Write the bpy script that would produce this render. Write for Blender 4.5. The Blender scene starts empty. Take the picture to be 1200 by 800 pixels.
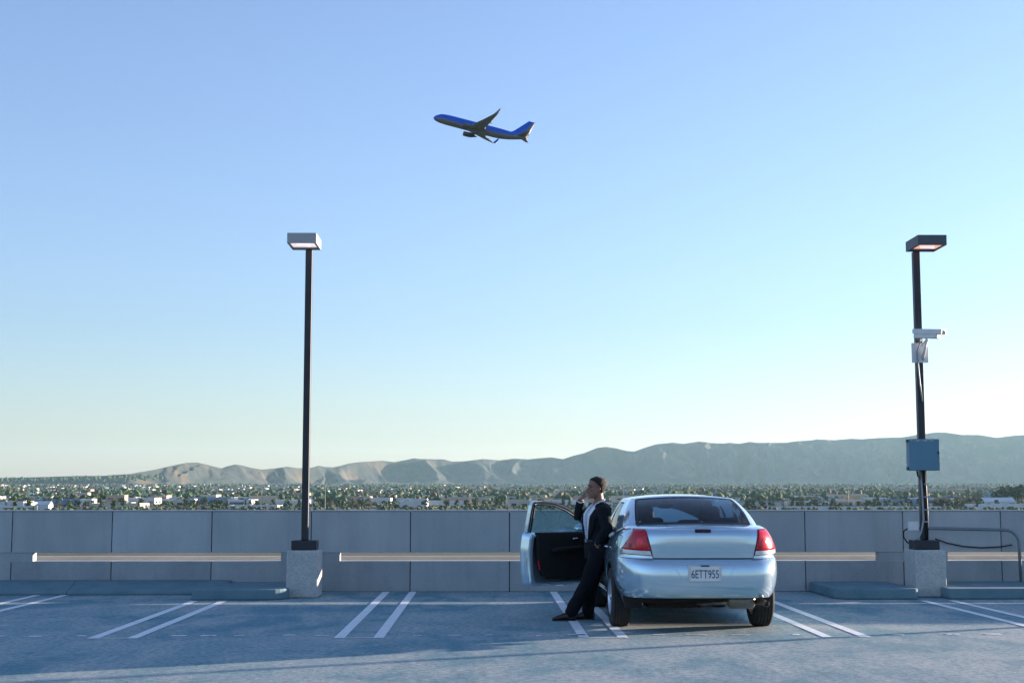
import bpy, bmesh, math, random
from mathutils import Vector, Matrix, noise
R = math.radians
random.seed(7)
sc = bpy.context.scene
COL = sc.collection

# ------------------------------------------------------------------ camera
F = 1667.0                      # focal length in pixels of the 1200 px wide photograph (50 mm on 36 mm)
TH = math.atan(178.0 / F)       # upward pitch
PS = R(1.0)                     # the camera looks one degree right of the stall lines
CAM = Vector((0, 0, 1.485))
FW = Vector((math.sin(PS) * math.cos(TH), math.cos(PS) * math.cos(TH), math.sin(TH)))
RT = Vector((math.cos(PS), -math.sin(PS), 0))
UP = RT.cross(FW)

def ray(px, py):
    return FW + RT * ((px - 600) / F) + UP * ((400 - py) / F)
def at_y(px, py, y):
    d = ray(px, py); return CAM + d * ((y - CAM.y) / d.y)
def at_z(px, py, z=0.0):
    d = ray(px, py); return CAM + d * ((z - CAM.z) / d.z)

cd = bpy.data.cameras.new("camera"); cam = bpy.data.objects.new("camera", cd); COL.objects.link(cam)
cd.lens = 50; cd.sensor_width = 36; cd.clip_end = 60000; cd.clip_start = 0.1
cam.matrix_world = Matrix.Translation(CAM) @ Matrix((RT, UP, -FW)).transposed().to_4x4()
sc.camera = cam

# ------------------------------------------------------------------ light
SUN_EL, SUN_AZ = R(5.4), R(25)          # SUN_AZ is measured from +X towards +Y
S = Vector((math.cos(SUN_AZ) * math.cos(SUN_EL), math.sin(SUN_AZ) * math.cos(SUN_EL), math.sin(SUN_EL)))
w = bpy.data.worlds.new("World"); sc.world = w; w.use_nodes = True
nt = w.node_tree; bg = nt.nodes["Background"]
sky = nt.nodes.new("ShaderNodeTexSky"); sky.sky_type = 'NISHITA'; sky.sun_disc = False
sky.sun_elevation = SUN_EL; sky.sun_rotation = math.pi / 2 - SUN_AZ
sky.altitude = 300; sky.air_density = 1.15; sky.dust_density = 0.5; sky.ozone_density = 3.0
hsv = nt.nodes.new("ShaderNodeHueSaturation"); hsv.inputs["Saturation"].default_value = 0.74; nt.links.new(sky.outputs[0], hsv.inputs["Color"]); nt.links.new(hsv.outputs[0], bg.inputs[0]); bg.inputs[1].default_value = 0.094
ld = bpy.data.lights.new("sun", 'SUN'); ld.energy = 5.0; ld.angle = R(0.5); ld.color = (1.0, 0.77, 0.48)
sun = bpy.data.objects.new("sun", ld); COL.objects.link(sun)
sun.rotation_euler = S.to_track_quat('Z', 'Y').to_euler(); sun.location = (20, 10, 20)
vs = sc.view_settings
vs.view_transform = 'Standard'; vs.look = 'None'; vs.gamma = 1; vs.use_curve_mapping = False; vs.exposure = 1.95
vs.use_white_balance = True; vs.white_balance_temperature = 5480; vs.white_balance_tint = 22
try:
    sc.cycles.use_denoising = True
    sc.cycles.max_bounces = 10; sc.cycles.transparent_max_bounces = 16
    sc.cycles.volume_bounces = 1
    sc.cycles.sample_clamp_indirect = 6
except Exception:
    pass

# ------------------------------------------------------------------ materials
def mat(name, col, rough=0.6, metal=0.0, col2=None, nscale=3.0, ndetail=6, nlo=0.35, nhi=0.65, bump=0.0, bscale=60, stretch=(1, 1, 1),
        coat=0.0, spec=0.5, emit=None, estr=0.0, speck=None, sscale=250, coord='Object', rough2=None, trans=0.0, sheen=0.0):
    m = bpy.data.materials.new(name); m.use_nodes = True
    t = m.node_tree; n = t.nodes; b = n["Principled BSDF"]
    b.inputs["Base Color"].default_value = (*col, 1); b.inputs["Roughness"].default_value = rough
    b.inputs["Metallic"].default_value = metal; b.inputs["Specular IOR Level"].default_value = spec
    b.inputs["Coat Weight"].default_value = coat; b.inputs["Coat Roughness"].default_value = 0.04
    b.inputs["Transmission Weight"].default_value = trans; b.inputs["Sheen Weight"].default_value = sheen
    if emit:
        b.inputs["Emission Color"].default_value = (*emit, 1); b.inputs["Emission Strength"].default_value = estr
    tc = n.new("ShaderNodeTexCoord"); mp = n.new("ShaderNodeMapping")
    mp.inputs["Scale"].default_value = stretch
    t.links.new(tc.outputs[coord], mp.inputs[0])
    out = None
    if col2:
        nz = n.new("ShaderNodeTexNoise"); nz.inputs["Scale"].default_value = nscale; nz.inputs["Detail"].default_value = ndetail
        nz.inputs["Roughness"].default_value = 0.6
        rp = n.new("ShaderNodeMapRange"); rp.inputs[1].default_value = nlo; rp.inputs[2].default_value = nhi
        mx = n.new("ShaderNodeMix"); mx.data_type = 'RGBA'
        mx.inputs[6].default_value = (*col, 1); mx.inputs[7].default_value = (*col2, 1)
        t.links.new(mp.outputs[0], nz.inputs[0]); t.links.new(nz.outputs[0], rp.inputs[0]); t.links.new(rp.outputs[0], mx.inputs[0])
        out = mx.outputs[2]
        if rough2 is not None:
            rr = n.new("ShaderNodeMapRange"); rr.inputs[3].default_value = rough; rr.inputs[4].default_value = rough2
            t.links.new(rp.outputs[0], rr.inputs[0]); t.links.new(rr.outputs[0], b.inputs["Roughness"])
    if speck:
        n2 = n.new("ShaderNodeTexNoise"); n2.inputs["Scale"].default_value = sscale; n2.inputs["Detail"].default_value = 2
        r2 = n.new("ShaderNodeMapRange"); r2.inputs[1].default_value = 0.3; r2.inputs[2].default_value = 0.7
        r2.inputs[3].default_value = 1 - speck; r2.inputs[4].default_value = 1 + speck
        mu = n.new("ShaderNodeMix"); mu.data_type = 'RGBA'; mu.blend_type = 'MULTIPLY'; mu.inputs[0].default_value = 1
        if out is None: mu.inputs[6].default_value = (*col, 1)
        else: t.links.new(out, mu.inputs[6])
        t.links.new(tc.outputs[coord], n2.inputs[0]); t.links.new(n2.outputs[0], r2.inputs[0]); t.links.new(r2.outputs[0], mu.inputs[7])
        out = mu.outputs[2]
    if out is not None: t.links.new(out, b.inputs["Base Color"])
    if bump:
        n3 = n.new("ShaderNodeTexNoise"); n3.inputs["Scale"].default_value = bscale; n3.inputs["Detail"].default_value = 4
        bp = n.new("ShaderNodeBump"); bp.inputs["Strength"].default_value = bump; bp.inputs["Distance"].default_value = 0.01
        t.links.new(tc.outputs[coord], n3.inputs[0]); t.links.new(n3.outputs[0], bp.inputs["Height"]); t.links.new(bp.outputs[0], b.inputs["Normal"])
    return m

def glass(name, tint, rough=0.0, f0=1.5, swirl=None):
    m = bpy.data.materials.new(name); m.use_nodes = True
    t = m.node_tree; n = t.nodes; n.remove(n["Principled BSDF"])
    tr = n.new("ShaderNodeBsdfTransparent"); tr.inputs[0].default_value = (*tint, 1)
    gl = n.new("ShaderNodeBsdfGlossy"); gl.inputs["Roughness"].default_value = rough
    fr = n.new("ShaderNodeFresnel"); fr.inputs[0].default_value = f0
    mx = n.new("ShaderNodeMixShader"); t.links.new(fr.outputs[0], mx.inputs[0])
    t.links.new(tr.outputs[0], mx.inputs[1]); t.links.new(gl.outputs[0], mx.inputs[2])
    last = mx
    if swirl:
        df = n.new("ShaderNodeBsdfDiffuse"); df.inputs[0].default_value = (*swirl[1], 1)
        m2 = n.new("ShaderNodeMixShader"); wv = n.new("ShaderNodeTexNoise"); wv.inputs["Scale"].default_value = 6
        wv.inputs["Distortion"].default_value = 2.5
        rp = n.new("ShaderNodeMapRange"); rp.inputs[1].default_value = 0.45; rp.inputs[2].default_value = 0.7; rp.inputs[4].default_value = swirl[0]
        tc = n.new("ShaderNodeTexCoord"); t.links.new(tc.outputs["Object"], wv.inputs[0]); t.links.new(wv.outputs[0], rp.inputs[0])
        t.links.new(rp.outputs[0], m2.inputs[0]); t.links.new(mx.outputs[0], m2.inputs[1]); t.links.new(df.outputs[0], m2.inputs[2]); last = m2
    t.links.new(last.outputs[0], n["Material Output"].inputs[0])
    return m

# ------------------------------------------------------------------ objects
def tag(o, label=None, cat=None, group=None, kind=None):
    if label: o["label"] = label
    if cat: o["category"] = cat
    if group: o["group"] = group
    if kind: o["kind"] = kind
    return o
def empty(name, loc, rz=0.0):
    o = bpy.data.objects.new(name, None); COL.objects.link(o); o.location = loc; o.rotation_euler = (0, 0, rz); o.empty_display_size = 0.1
    return o
def kids(o): return [c for c in bpy.data.objects if c.parent == o]
def copy_tree(o, parent=None):
    ch = kids(o)
    c = o.copy(); COL.objects.link(c); c.parent = parent
    for k in ch: copy_tree(k, c)
    return c
def eval_mesh(o):
    bpy.context.view_layer.update()
    dg = bpy.context.evaluated_depsgraph_get()
    return bpy.data.meshes.new_from_object(o.evaluated_get(dg), preserve_all_data_layers=False, depsgraph=dg)
def drop(o):
    bpy.data.objects.remove(o, do_unlink=True)

class MB:
    def __init__(s): s.v = []; s.f = []; s.m = []; s.mi = 0
    def add(s, vs, fs):
        b = len(s.v); s.v += [tuple(p) for p in vs]
        for f in fs: s.f.append([b + i for i in f]); s.m.append(s.mi)
        return s
    def box(s, x0, x1, y0, y1, z0, z1, M=None):
        vs = [Vector((x, y, z)) for z in (z0, z1) for y in (y0, y1) for x in (x0, x1)]
        if M is not None: vs = [M @ p for p in vs]
        return s.add(vs, [(0, 2, 3, 1), (4, 5, 7, 6), (0, 1, 5, 4), (2, 6, 7, 3), (0, 4, 6, 2), (1, 3, 7, 5)])
    def grid(s, rows, cu=False, cv=False):
        nr, nc = len(rows), len(rows[0]); vs = [p for r in rows for p in r]; fs = []
        for i in range(nr if cu else nr - 1):
            for j in range(nc if cv else nc - 1):
                a, b = i, (i + 1) % nr; c, d = j, (j + 1) % nc
                fs.append((a * nc + c, a * nc + d, b * nc + d, b * nc + c))
        return s.add(vs, fs)
    def loft(s, rings, caps=True):
        n = len(rings[0]); b = len(s.v); s.grid(rings, False, True)
        if caps:
            s.f.append([b + i for i in range(n)][::-1]); s.m.append(s.mi)
            k = b + (len(rings) - 1) * n; s.f.append([k + i for i in range(n)]); s.m.append(s.mi)
        return s
    def tube(s, pts, r, n=10, caps=True, flat=1.0, upv=None):
        pts = [Vector(p) for p in pts]; rs = r if isinstance(r, (list, tuple)) else [r] * len(pts); rings = []
        prev = None
        for i, p in enumerate(pts):
            t = (pts[min(i + 1, len(pts) - 1)] - pts[max(i - 1, 0)]).normalized()
            if prev is None:
                a = Vector(upv) if upv else (Vector((0, 0, 1)) if abs(t.z) < 0.9 else Vector((0, 1, 0)))
                u = t.cross(a).normalized()
            else:
                u = (prev - t * prev.dot(t)).normalized()
            prev = u; v = t.cross(u)
            rings.append([p + u * (rs[i] * math.cos(q)) + v * (rs[i] * flat * math.sin(q)) for q in [2 * math.pi * k / n for k in range(n)]])
        return s.loft(rings, caps)
    def capsule(s, pts, rs, n=14, flat=1.0, upv=None):
        pts = [Vector(p) for p in pts]; P = []; Q = []
        d0 = (pts[0] - pts[1]).normalized(); d1 = (pts[-1] - pts[-2]).normalized()
        for a in (0.98, 0.85, 0.5): P.append(pts[0] + d0 * rs[0] * a); Q.append(rs[0] * math.sqrt(1 - a * a))
        P += pts; Q += list(rs)
        for a in (0.5, 0.85, 0.98): P.append(pts[-1] + d1 * rs[-1] * a); Q.append(rs[-1] * math.sqrt(1 - a * a))
        return s.tube(P, Q, n, True, flat, upv)
    def cyl(s, p0, p1, r, n=16, r1=None): return s.tube([p0, p1], [r, r if r1 is None else r1], n)
    def ball(s, c, rx, ry=None, rz=None, n=12, M=None):
        ry = ry or rx; rz = rz or rx; rings = []
        for i in range(1, n):
            a = math.pi * i / n - math.pi / 2
            rg = [Vector((rx * math.cos(a) * math.cos(q), ry * math.cos(a) * math.sin(q), rz * math.sin(a))) for q in [2 * math.pi * k / (n * 2) for k in range(n * 2)]]
            rings.append([(M @ p if M is not None else p) + Vector(c) for p in rg])
        return s.loft(rings)
    def lathe(s, prof, axis='X', c=(0, 0, 0), n=32, closed=False):
        rings = []
        for (a, r) in prof:
            rg = []
            for k in range(n):
                q = 2 * math.pi * k / n
                p = {'X': (a, r * math.cos(q), r * math.sin(q)), 'Y': (r * math.cos(q), a, r * math.sin(q)), 'Z': (r * math.cos(q), r * math.sin(q), a)}[axis]
                rg.append(Vector(p) + Vector(c))
            rings.append(rg)
        return s.grid(rings, closed, True)
    def prism(s, outline, a0, a1, axis='Y', M=None):
        n = len(outline)
        def P(u, v, a): return Vector({'Y': (u, a, v), 'X': (a, u, v), 'Z': (u, v, a)}[axis])
        vs = [P(u, v, a0) for u, v in outline] + [P(u, v, a1) for u, v in outline]
        if M is not None: vs = [M @ p for p in vs]
        fs = [tuple(range(n))[::-1], tuple(range(n, 2 * n))] + [(i, (i + 1) % n, n + (i + 1) % n, n + i) for i in range(n)]
        return s.add(vs, fs)
    def mesh(s, name, mats, smooth=False, recalc=True):
        me = bpy.data.meshes.new(name); me.from_pydata(s.v, [], s.f)
        for m in (mats if isinstance(mats, (list, tuple)) else [mats]): me.materials.append(m)
        me.polygons.foreach_set("material_index", s.m)
        if recalc:
            bm = bmesh.new(); bm.from_mesh(me); bmesh.ops.recalc_face_normals(bm, faces=bm.faces); bm.to_mesh(me); bm.free()
        if smooth: me.polygons.foreach_set("use_smooth", [True] * len(me.polygons))
        me.update(); return me
    def build(s, name, mats, parent=None, smooth=False, bevel=0.0, seg=2, sub=0, recalc=True, solid=0.0):
        o = bpy.data.objects.new(name, s.mesh(name, mats, smooth, recalc)); COL.objects.link(o); o.parent = parent
        if solid:
            q = o.modifiers.new("solid", 'SOLIDIFY'); q.thickness = solid; q.offset = 0
        if sub:
            q = o.modifiers.new("sub", 'SUBSURF'); q.levels = sub; q.render_levels = sub
        if bevel:
            q = o.modifiers.new("bevel", 'BEVEL'); q.width = bevel; q.segments = seg; q.limit_method = 'ANGLE'; q.angle_limit = R(40); q.harden_normals = False
        return o

def text_mesh(txt, size, extr=0.0, sx=1.0):
    cu = bpy.data.curves.new("t", 'FONT'); cu.body = txt; cu.size = size; cu.extrude = extr; cu.align_x = 'CENTER'; cu.align_y = 'CENTER'
    o = bpy.data.objects.new("t", cu); COL.objects.link(o); o.scale = (1, 1, 1)
    me = eval_mesh(o); drop(o)
    for v in me.vertices: v.co.x *= sx
    return me
def lerp(a, b, t): return a + (b - a) * t
def interp(tab, x):
    if x <= tab[0][0]: return tab[0][1]
    for (x0, y0), (x1, y1) in zip(tab, tab[1:]):
        if x <= x1:
            return y0 + (y1 - y0) * (x - x0) / (x1 - x0)
    return tab[-1][1]
def sinterp(tab, x):     # monotone-ish cubic through the table
    if x <= tab[0][0]: return tab[0][1]
    if x >= tab[-1][0]: return tab[-1][1]
    for i in range(len(tab) - 1):
        if x <= tab[i + 1][0]: break
    x0, y0 = tab[i]; x1, y1 = tab[i + 1]; h = x1 - x0
    def sl(k):
        if k == 0 or k == len(tab) - 1:
            a, b = (0, 1) if k == 0 else (-2, -1); return (tab[b][1] - tab[a][1]) / (tab[b][0] - tab[a][0])
        d0 = (tab[k][1] - tab[k - 1][1]) / (tab[k][0] - tab[k - 1][0]); d1 = (tab[k + 1][1] - tab[k][1]) / (tab[k + 1][0] - tab[k][0])
        return 0 if d0 * d1 <= 0 else 2 * d0 * d1 / (d0 + d1)
    m0, m1 = sl(i), sl(i + 1); t = (x - x0) / h
    return (2*t**3 - 3*t*t + 1) * y0 + (t**3 - 2*t*t + t) * h * m0 + (-2*t**3 + 3*t*t) * y1 + (t**3 - t*t) * h * m1
# ================================================================== the roof deck, wall, lamps
def deck_material():
    m = mat("deck_concrete", (0.15, 0.20, 0.225), 0.9); t = m.node_tree; n = t.nodes; b = n["Principled BSDF"]
    tc = n.new("ShaderNodeTexCoord")
    def nz(scale, detail, dist=0.0, st=(1, 1, 1), rough=.6):
        mp = n.new("ShaderNodeMapping"); mp.inputs["Scale"].default_value = st; t.links.new(tc.outputs["Object"], mp.inputs[0])
        q = n.new("ShaderNodeTexNoise"); q.inputs["Scale"].default_value = scale; q.inputs["Detail"].default_value = detail; q.inputs["Distortion"].default_value = dist; q.inputs["Roughness"].default_value = rough
        t.links.new(mp.outputs[0], q.inputs[0]); return q.outputs[0]
    def rng_(src, a, bb, lo=0.0, hi=1.0):
        q = n.new("ShaderNodeMapRange"); q.inputs[1].default_value = a; q.inputs[2].default_value = bb; q.inputs[3].default_value = lo; q.inputs[4].default_value = hi; t.links.new(src, q.inputs[0]); return q.outputs[0]
    def mix(fac, a, bb, mode='MIX'):
        q = n.new("ShaderNodeMix"); q.data_type = 'RGBA'; q.blend_type = mode
        for k, v in ((0, fac), (6, a), (7, bb)):
            if isinstance(v, tuple): q.inputs[k].default_value = (*v, 1)
            elif isinstance(v, float): q.inputs[k].default_value = v
            else: t.links.new(v, q.inputs[k])
        return q.outputs[2]
    c = mix(rng_(nz(.42, 7, .6), .46, .53), (.11, .235, .275), (.205, .305, .325))          # darker and paler patches with a definite edge
    c = mix(rng_(nz(1.7, 6, .3, (1, .45, 1)), .42, .66, 0.0, .8), c, (.35, .39, .385))     # paler scuffs along the lanes
    c = mix(rng_(nz(2.6, 5, .8), .62, .70, 0.0, .35), c, (.12, .14, .15))                   # oil and tyre marks
    c = mix(1.0, c, rng_(nz(16, 3, 0, (1, 1, 1), .7), .32, .68, .62, 1.38), 'MULTIPLY')       # coarse broom texture
    c = mix(1.0, c, rng_(nz(60, 2), .3, .7, .78, 1.22), 'MULTIPLY')
    vr = n.new("ShaderNodeTexVoronoi"); vr.inputs["Scale"].default_value = 9; t.links.new(tc.outputs["Object"], vr.inputs[0])
    c = mix(rng_(vr.outputs["Distance"], .05, .09, .8, 0.0), c, (.06, .07, .075))             # pits
    t.links.new(c, b.inputs["Base Color"])
    bp = n.new("ShaderNodeBump"); bp.inputs["Strength"].default_value = .45; bp.inputs["Distance"].default_value = .01; t.links.new(nz(45, 4), bp.inputs["Height"]); t.links.new(bp.outputs[0], b.inputs["Normal"])
    return m
M_deck = deck_material()
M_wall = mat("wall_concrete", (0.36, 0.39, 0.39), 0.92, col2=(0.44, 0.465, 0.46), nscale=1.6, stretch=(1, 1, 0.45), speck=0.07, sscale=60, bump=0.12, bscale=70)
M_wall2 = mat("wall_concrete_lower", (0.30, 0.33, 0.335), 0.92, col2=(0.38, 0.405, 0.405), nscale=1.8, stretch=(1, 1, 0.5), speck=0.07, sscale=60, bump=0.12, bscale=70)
def weather(m, lo, hi, pit):
    t = m.node_tree; n = t.nodes; b = n["Principled BSDF"]; src = b.inputs["Base Color"].links[0].from_socket
    oi = n.new("ShaderNodeObjectInfo"); r = n.new("ShaderNodeMapRange"); r.inputs[3].default_value = lo; r.inputs[4].default_value = hi; t.links.new(oi.outputs["Random"], r.inputs[0])
    tc = n.new("ShaderNodeTexCoord"); mp = n.new("ShaderNodeMapping"); mp.inputs["Scale"].default_value = (9, 9, .55); t.links.new(tc.outputs["Object"], mp.inputs[0])
    ns = n.new("ShaderNodeTexNoise"); ns.inputs["Scale"].default_value = 1; ns.inputs["Detail"].default_value = 5; t.links.new(mp.outputs[0], ns.inputs[0])
    r2 = n.new("ShaderNodeMapRange"); r2.inputs[1].default_value = .5; r2.inputs[2].default_value = .75; r2.inputs[3].default_value = 1; r2.inputs[4].default_value = .91; t.links.new(ns.outputs[0], r2.inputs[0])
    vo = n.new("ShaderNodeTexVoronoi"); vo.inputs["Scale"].default_value = 13; t.links.new(tc.outputs["Object"], vo.inputs[0])
    r3 = n.new("ShaderNodeMapRange"); r3.inputs[1].default_value = .06; r3.inputs[2].default_value = .12; r3.inputs[3].default_value = pit; r3.inputs[4].default_value = 1; t.links.new(vo.outputs["Distance"], r3.inputs[0])
    last = src
    for q in (r, r2, r3):
        mx = n.new("ShaderNodeMix"); mx.data_type = 'RGBA'; mx.blend_type = 'MULTIPLY'; mx.inputs[0].default_value = 1
        t.links.new(last, mx.inputs[6]); t.links.new(q.outputs[0], mx.inputs[7]); last = mx.outputs[2]
    t.links.new(last, b.inputs["Base Color"])
weather(M_wall, .90, 1.10, .72); weather(M_wall2, .90, 1.08, .72)
M_joint = mat("joint_sealant", (0.03, 0.03, 0.032), 0.9)
M_ledge = mat("ledge_concrete", (0.50, 0.50, 0.49), 0.9, col2=(0.42, 0.42, 0.41), nscale=2, speck=0.06)
M_ledge2 = mat("ledge_stained", (0.54, 0.52, 0.49), 0.9, col2=(0.48, 0.46, 0.43), nscale=2)
M_kerb = mat("kerb_concrete", (0.11, 0.20, 0.24), 0.9, col2=(0.16, 0.25, 0.28), nscale=2.5, speck=0.12, sscale=90, bump=0.15, bscale=80)
M_block = mat("exposed_concrete", (0.40, 0.42, 0.40), 0.93, col2=(0.48, 0.49, 0.46), nscale=5, speck=0.16, sscale=45, bump=0.5, bscale=55)
M_line = mat("line_paint", (0.78, 0.80, 0.80), 0.8, col2=(0.58, 0.61, 0.62), nscale=9, nlo=0.45, nhi=0.8, speck=0.12, sscale=120)
M_old = mat("worn_paint", (0.74, 0.77, 0.78), 0.85, col2=(0.24, 0.32, 0.36), nscale=14, nlo=0.5, nhi=0.66, speck=0.2)
M_steel = mat("dark_bronze_steel", (0.022, 0.026, 0.032), 0.42, 0.3, col2=(0.034, 0.036, 0.042), nscale=4)
M_head = mat("lamp_head_paint", (0.085, 0.095, 0.105), 0.5, 0.1, col2=(0.07, 0.08, 0.09), nscale=6)
M_headL = mat("lamp_head_baked_light", (0.38, 0.38, 0.37), 0.5, 0.0, col2=(0.34, 0.34, 0.34), nscale=6)  # light falling on the left head is put into this paler colour
M_lens = mat("lit_lamp_lens", (0.25, 0.16, 0.12), 0.3, emit=(1.0, 0.46, 0.27), estr=.26)
M_lensw = mat("lit_lamp_lens_white", (0.4, 0.36, 0.34), 0.3, emit=(1.0, 0.80, 0.68), estr=.24)
M_box = mat("enclosure_paint", (0.10, 0.21, 0.29), 0.45, col2=(0.09, 0.195, 0.27), nscale=3)
M_galv = mat("galvanised_steel", (0.32, 0.35, 0.37), 0.5, 0.4, col2=(0.25, 0.27, 0.29), nscale=8)
M_pipe = mat("painted_pipe", (0.20, 0.235, 0.25), 0.5, 0.2, col2=(0.16, 0.19, 0.2), nscale=8)
M_white = mat("white_housing", (0.68, 0.68, 0.66), 0.4, col2=(0.6, 0.6, 0.58), nscale=6)
M_black = mat("black_rubber", (0.012, 0.012, 0.013), 0.55)

WY = at_z(540, 693).y                      # inner face of the parapet
def wx(px, py=620): return at_y(px, py, WY).x

# deck slab: subdivided sheet with an edge
mb = MB(); mb.box(-60, 60, -60, WY + 0.2, -0.6, 0)
deck = mb.build("parking_deck", M_deck); tag(deck, kind="structure")
mb = MB(); mb.box(-59.7, 59.7, -59.7, WY - 0.1, -14.6, -0.604)
pst = mb.build("parking_structure", M_wall2); tag(pst, "concrete parking structure under the roof deck", "building")

# ---------------- parapet wall
wall = empty("parapet_wall", (0, WY, 0))
tag(wall, "grey precast concrete parapet wall with a long open slot along the deck edge", "wall")
T = 0.2; ZS0, ZS1, ZT = 0.462, 0.592, 1.212
j0 = wx(597); P = 1.513
js = [j0 + P * i for i in range(-14, 22)]
def panel(mbm, x0, x1, z0, z1, y0=0.0, y1=T):
    mbm.box(x0 + 0.0065, x1 - 0.0065, y0, y1, z0, z1)
for a, b in zip(js, js[1:]):
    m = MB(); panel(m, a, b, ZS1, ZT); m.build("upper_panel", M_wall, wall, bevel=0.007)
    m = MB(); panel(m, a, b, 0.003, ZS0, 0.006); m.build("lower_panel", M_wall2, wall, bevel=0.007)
m = MB()
m.box(js[0], js[-1], 0.03, T - 0.03, ZS1 + 0.004, ZT - 0.012); m.box(js[0], js[-1], 0.03, T - 0.03, 0.003, ZS0 - 0.004)
m.build("joint_filler", M_joint, wall)
m = MB(); m.box(js[0], js[-1], -0.012, T + 0.012, ZT + 0.002, ZT + 0.022); m.build("coping", M_wall, wall, bevel=0.005)
# solid stretches between the slots
slots = [(wx(38, 652), wx(329, 652)), (wx(398, 652), wx(1030, 652)), (wx(1111, 652), wx(1640, 652)), (wx(-600, 652), wx(-150, 652))]
slots.sort()
ed = [js[0]] + [e for s_ in slots for e in s_] + [js[-1]]
for a, b in zip(ed[0::2], ed[1::2]):
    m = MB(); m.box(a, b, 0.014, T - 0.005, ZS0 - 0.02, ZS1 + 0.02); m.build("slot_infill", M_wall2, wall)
m = MB(); m.box(js[0], js[-1], T + 0.004, T + 0.5, ZS0 - 0.16, ZS0 - 0.008); m.build("outer_ledge", M_ledge, wall, bevel=0.004)
m = MB(); m.box(js[0], js[-1], T + 0.502, T + 0.62, ZS0 - 0.16, ZS0 + 0.045); m.build("ledge_upstand", M_ledge2, wall, bevel=0.004)

# ---------------- kerbs
def kerb(name, px0, px1, label, h=0.15, yf=None, chl=0.0, chr_=0.0, mt=M_kerb):
    yf = yf or at_z(280, 703).y
    x0, x1 = at_y(px0, 700, yf).x, at_y(px1, 700, yf).x
    yb = WY - 0.004
    ol = []
    def cor(cx, cy, r, a0):
        for k in range(7):
            a = a0 + math.pi / 2 * k / 6; ol.append((cx + r * math.cos(a), cy + r * math.sin(a)))
    rl, rr = max(chl, 0.05), max(chr_, 0.05)
    cor(x0 + rl, yf + rl, rl, math.pi); cor(x1 - rr, yf + rr, rr, 1.5 * math.pi)
    ol += [(x1, yb), (x0, yb)]
    c = Vector(((x0 + x1) / 2, (yf + yb) / 2, 0))
    m = MB(); m.prism([(a - c.x, b - c.y) for a, b in ol], 0.003, h, 'Z')
    o = m.build(name, mt, None, bevel=0.02, seg=3); o.location = c
    tag(o, label, "kerb", "raised concrete kerbs along the wall"); return o
kerb("concrete_kerb", 223.5, 334, "raised concrete kerb with rounded corner left of the pole block with the bare pole", chr_=0.28, chl=0.08)
kerb("concrete_kerb", 980, 1078, "raised concrete kerb with cut corner between the silver car and the camera pole block", chl=0.24, chr_=0.10)
kerb("concrete_kerb", 1113, 1390, "raised concrete kerb right of the camera pole block, under the bent pipe", chl=0.06)
# sloping fillet at the foot of the wall
ya = at_z(110, 697).y
m = MB(); xl, xr = -19.0, at_y(262, 690, ya).x
pr = [(ya, 0.003), (ya, 0.05), (WY - 0.25, 0.165), (WY - 0.004, 0.185), (WY - 0.004, 0.003)]
for k, (xa, xb) in enumerate([(xl, at_y(78, 690, ya).x - 0.002), (at_y(78, 690, ya).x + 0.002, xr)]):
    m.prism(pr, xa, xb, 'X')
o = m.build("wall_fillet", M_kerb, None, bevel=0.012); tag(o, "sloping concrete fillet along the wall foot at the left edge", "kerb")

# ---------------- lamps
YB = at_z(355, 700.5).y
def lamp_post(pxl, label, lens, hx=0.0, with_group="lamp posts on the deck edge", x=None):
    xc = at_y(pxl, 690, YB).x if x is None else x
    root = empty("lamp_post", (xc, YB + 0.28, 0))
    tag(root, label, "lamp post", with_group)
    hw = 0.225
    m = MB(); ol = []
    for (cx, cy) in ((hw - .03, -.28 + .03), (hw - .03, .28 - .03), (-hw + .03, .28 - .03), (-hw + .03, -.28 + .03)): pass
    m.box(-hw, hw, -0.28, 0.28, 0.003, 0.672); m.build("concrete_base", M_block, root, bevel=0.022, seg=3)
    m = MB(); m.box(-0.18, 0.18, -0.15, 0.19, 0.674, 0.81); m.build("base_cover", M_steel, root, bevel=0.012)
    m = MB(); m.box(-0.05, 0.05, -0.05, 0.05, 0.812, 5.075); m.build("pole", M_steel, root, bevel=0.008)
    z0, z1 = 5.09, 5.238
    h = MB()
    x0, x1, y0, y1 = -0.245, 0.175, -0.545, 0.07
    x0, x1 = -0.21 + hx, 0.21 + hx
    t = 0.03
    h.box(x0, x1, y0, y0 + t, z0, z1); h.box(x0, x1, y1 - t, y1, z0, z1)
    h.box(x0, x0 + t, y0 + t, y1 - t, z0, z1); h.box(x1 - t, x1, y0 + t, y1 - t, z0, z1)
    h.box(x0 + t, x1 - t, y0 + t, y1 - t, z1 - t, z1 - 0.001); h.box(x0 + t, x1 - t, y1 - 0.17, y1 - t, z0 + 0.003, z0 + 0.02)
    head = h.build("lamp_head", M_headL if lens is M_lensw else M_head, root)
    l = MB(); l.box(x0 + t + .002, x1 - t - .002, y0 + t + .002, y1 - 0.172, z0 + 0.018, z0 + 0.03); l.build("lamp_lens", lens, head)
    b = MB(); b.tube([(hx - 0.1, -0.3, z0 + .012), (hx + 0.1, -0.3, z0 + .012)], 0.025, 10)
    b.build("bulb", M_lensw, head, smooth=True)
    return root, xc
lampL, XL = lamp_post(353.5, "bare dark lamp post on a concrete block, left of the man", M_lensw, -0.045)
lampR, XR = lamp_post(1092, "dark lamp post carrying a security camera and blue metal box, right of the car", M_lens, 0.085)
# the next post of the same row stands outside the frame; its shadow is the thin line across the deck
q = at_z(900, 751); XN = q.x + (YB + 0.28 - q.y) / math.tan(SUN_AZ)
lamp_post(0, "lamp post standing beyond the right edge, casting the thin shadow line", M_lens, x=XN)

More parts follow.
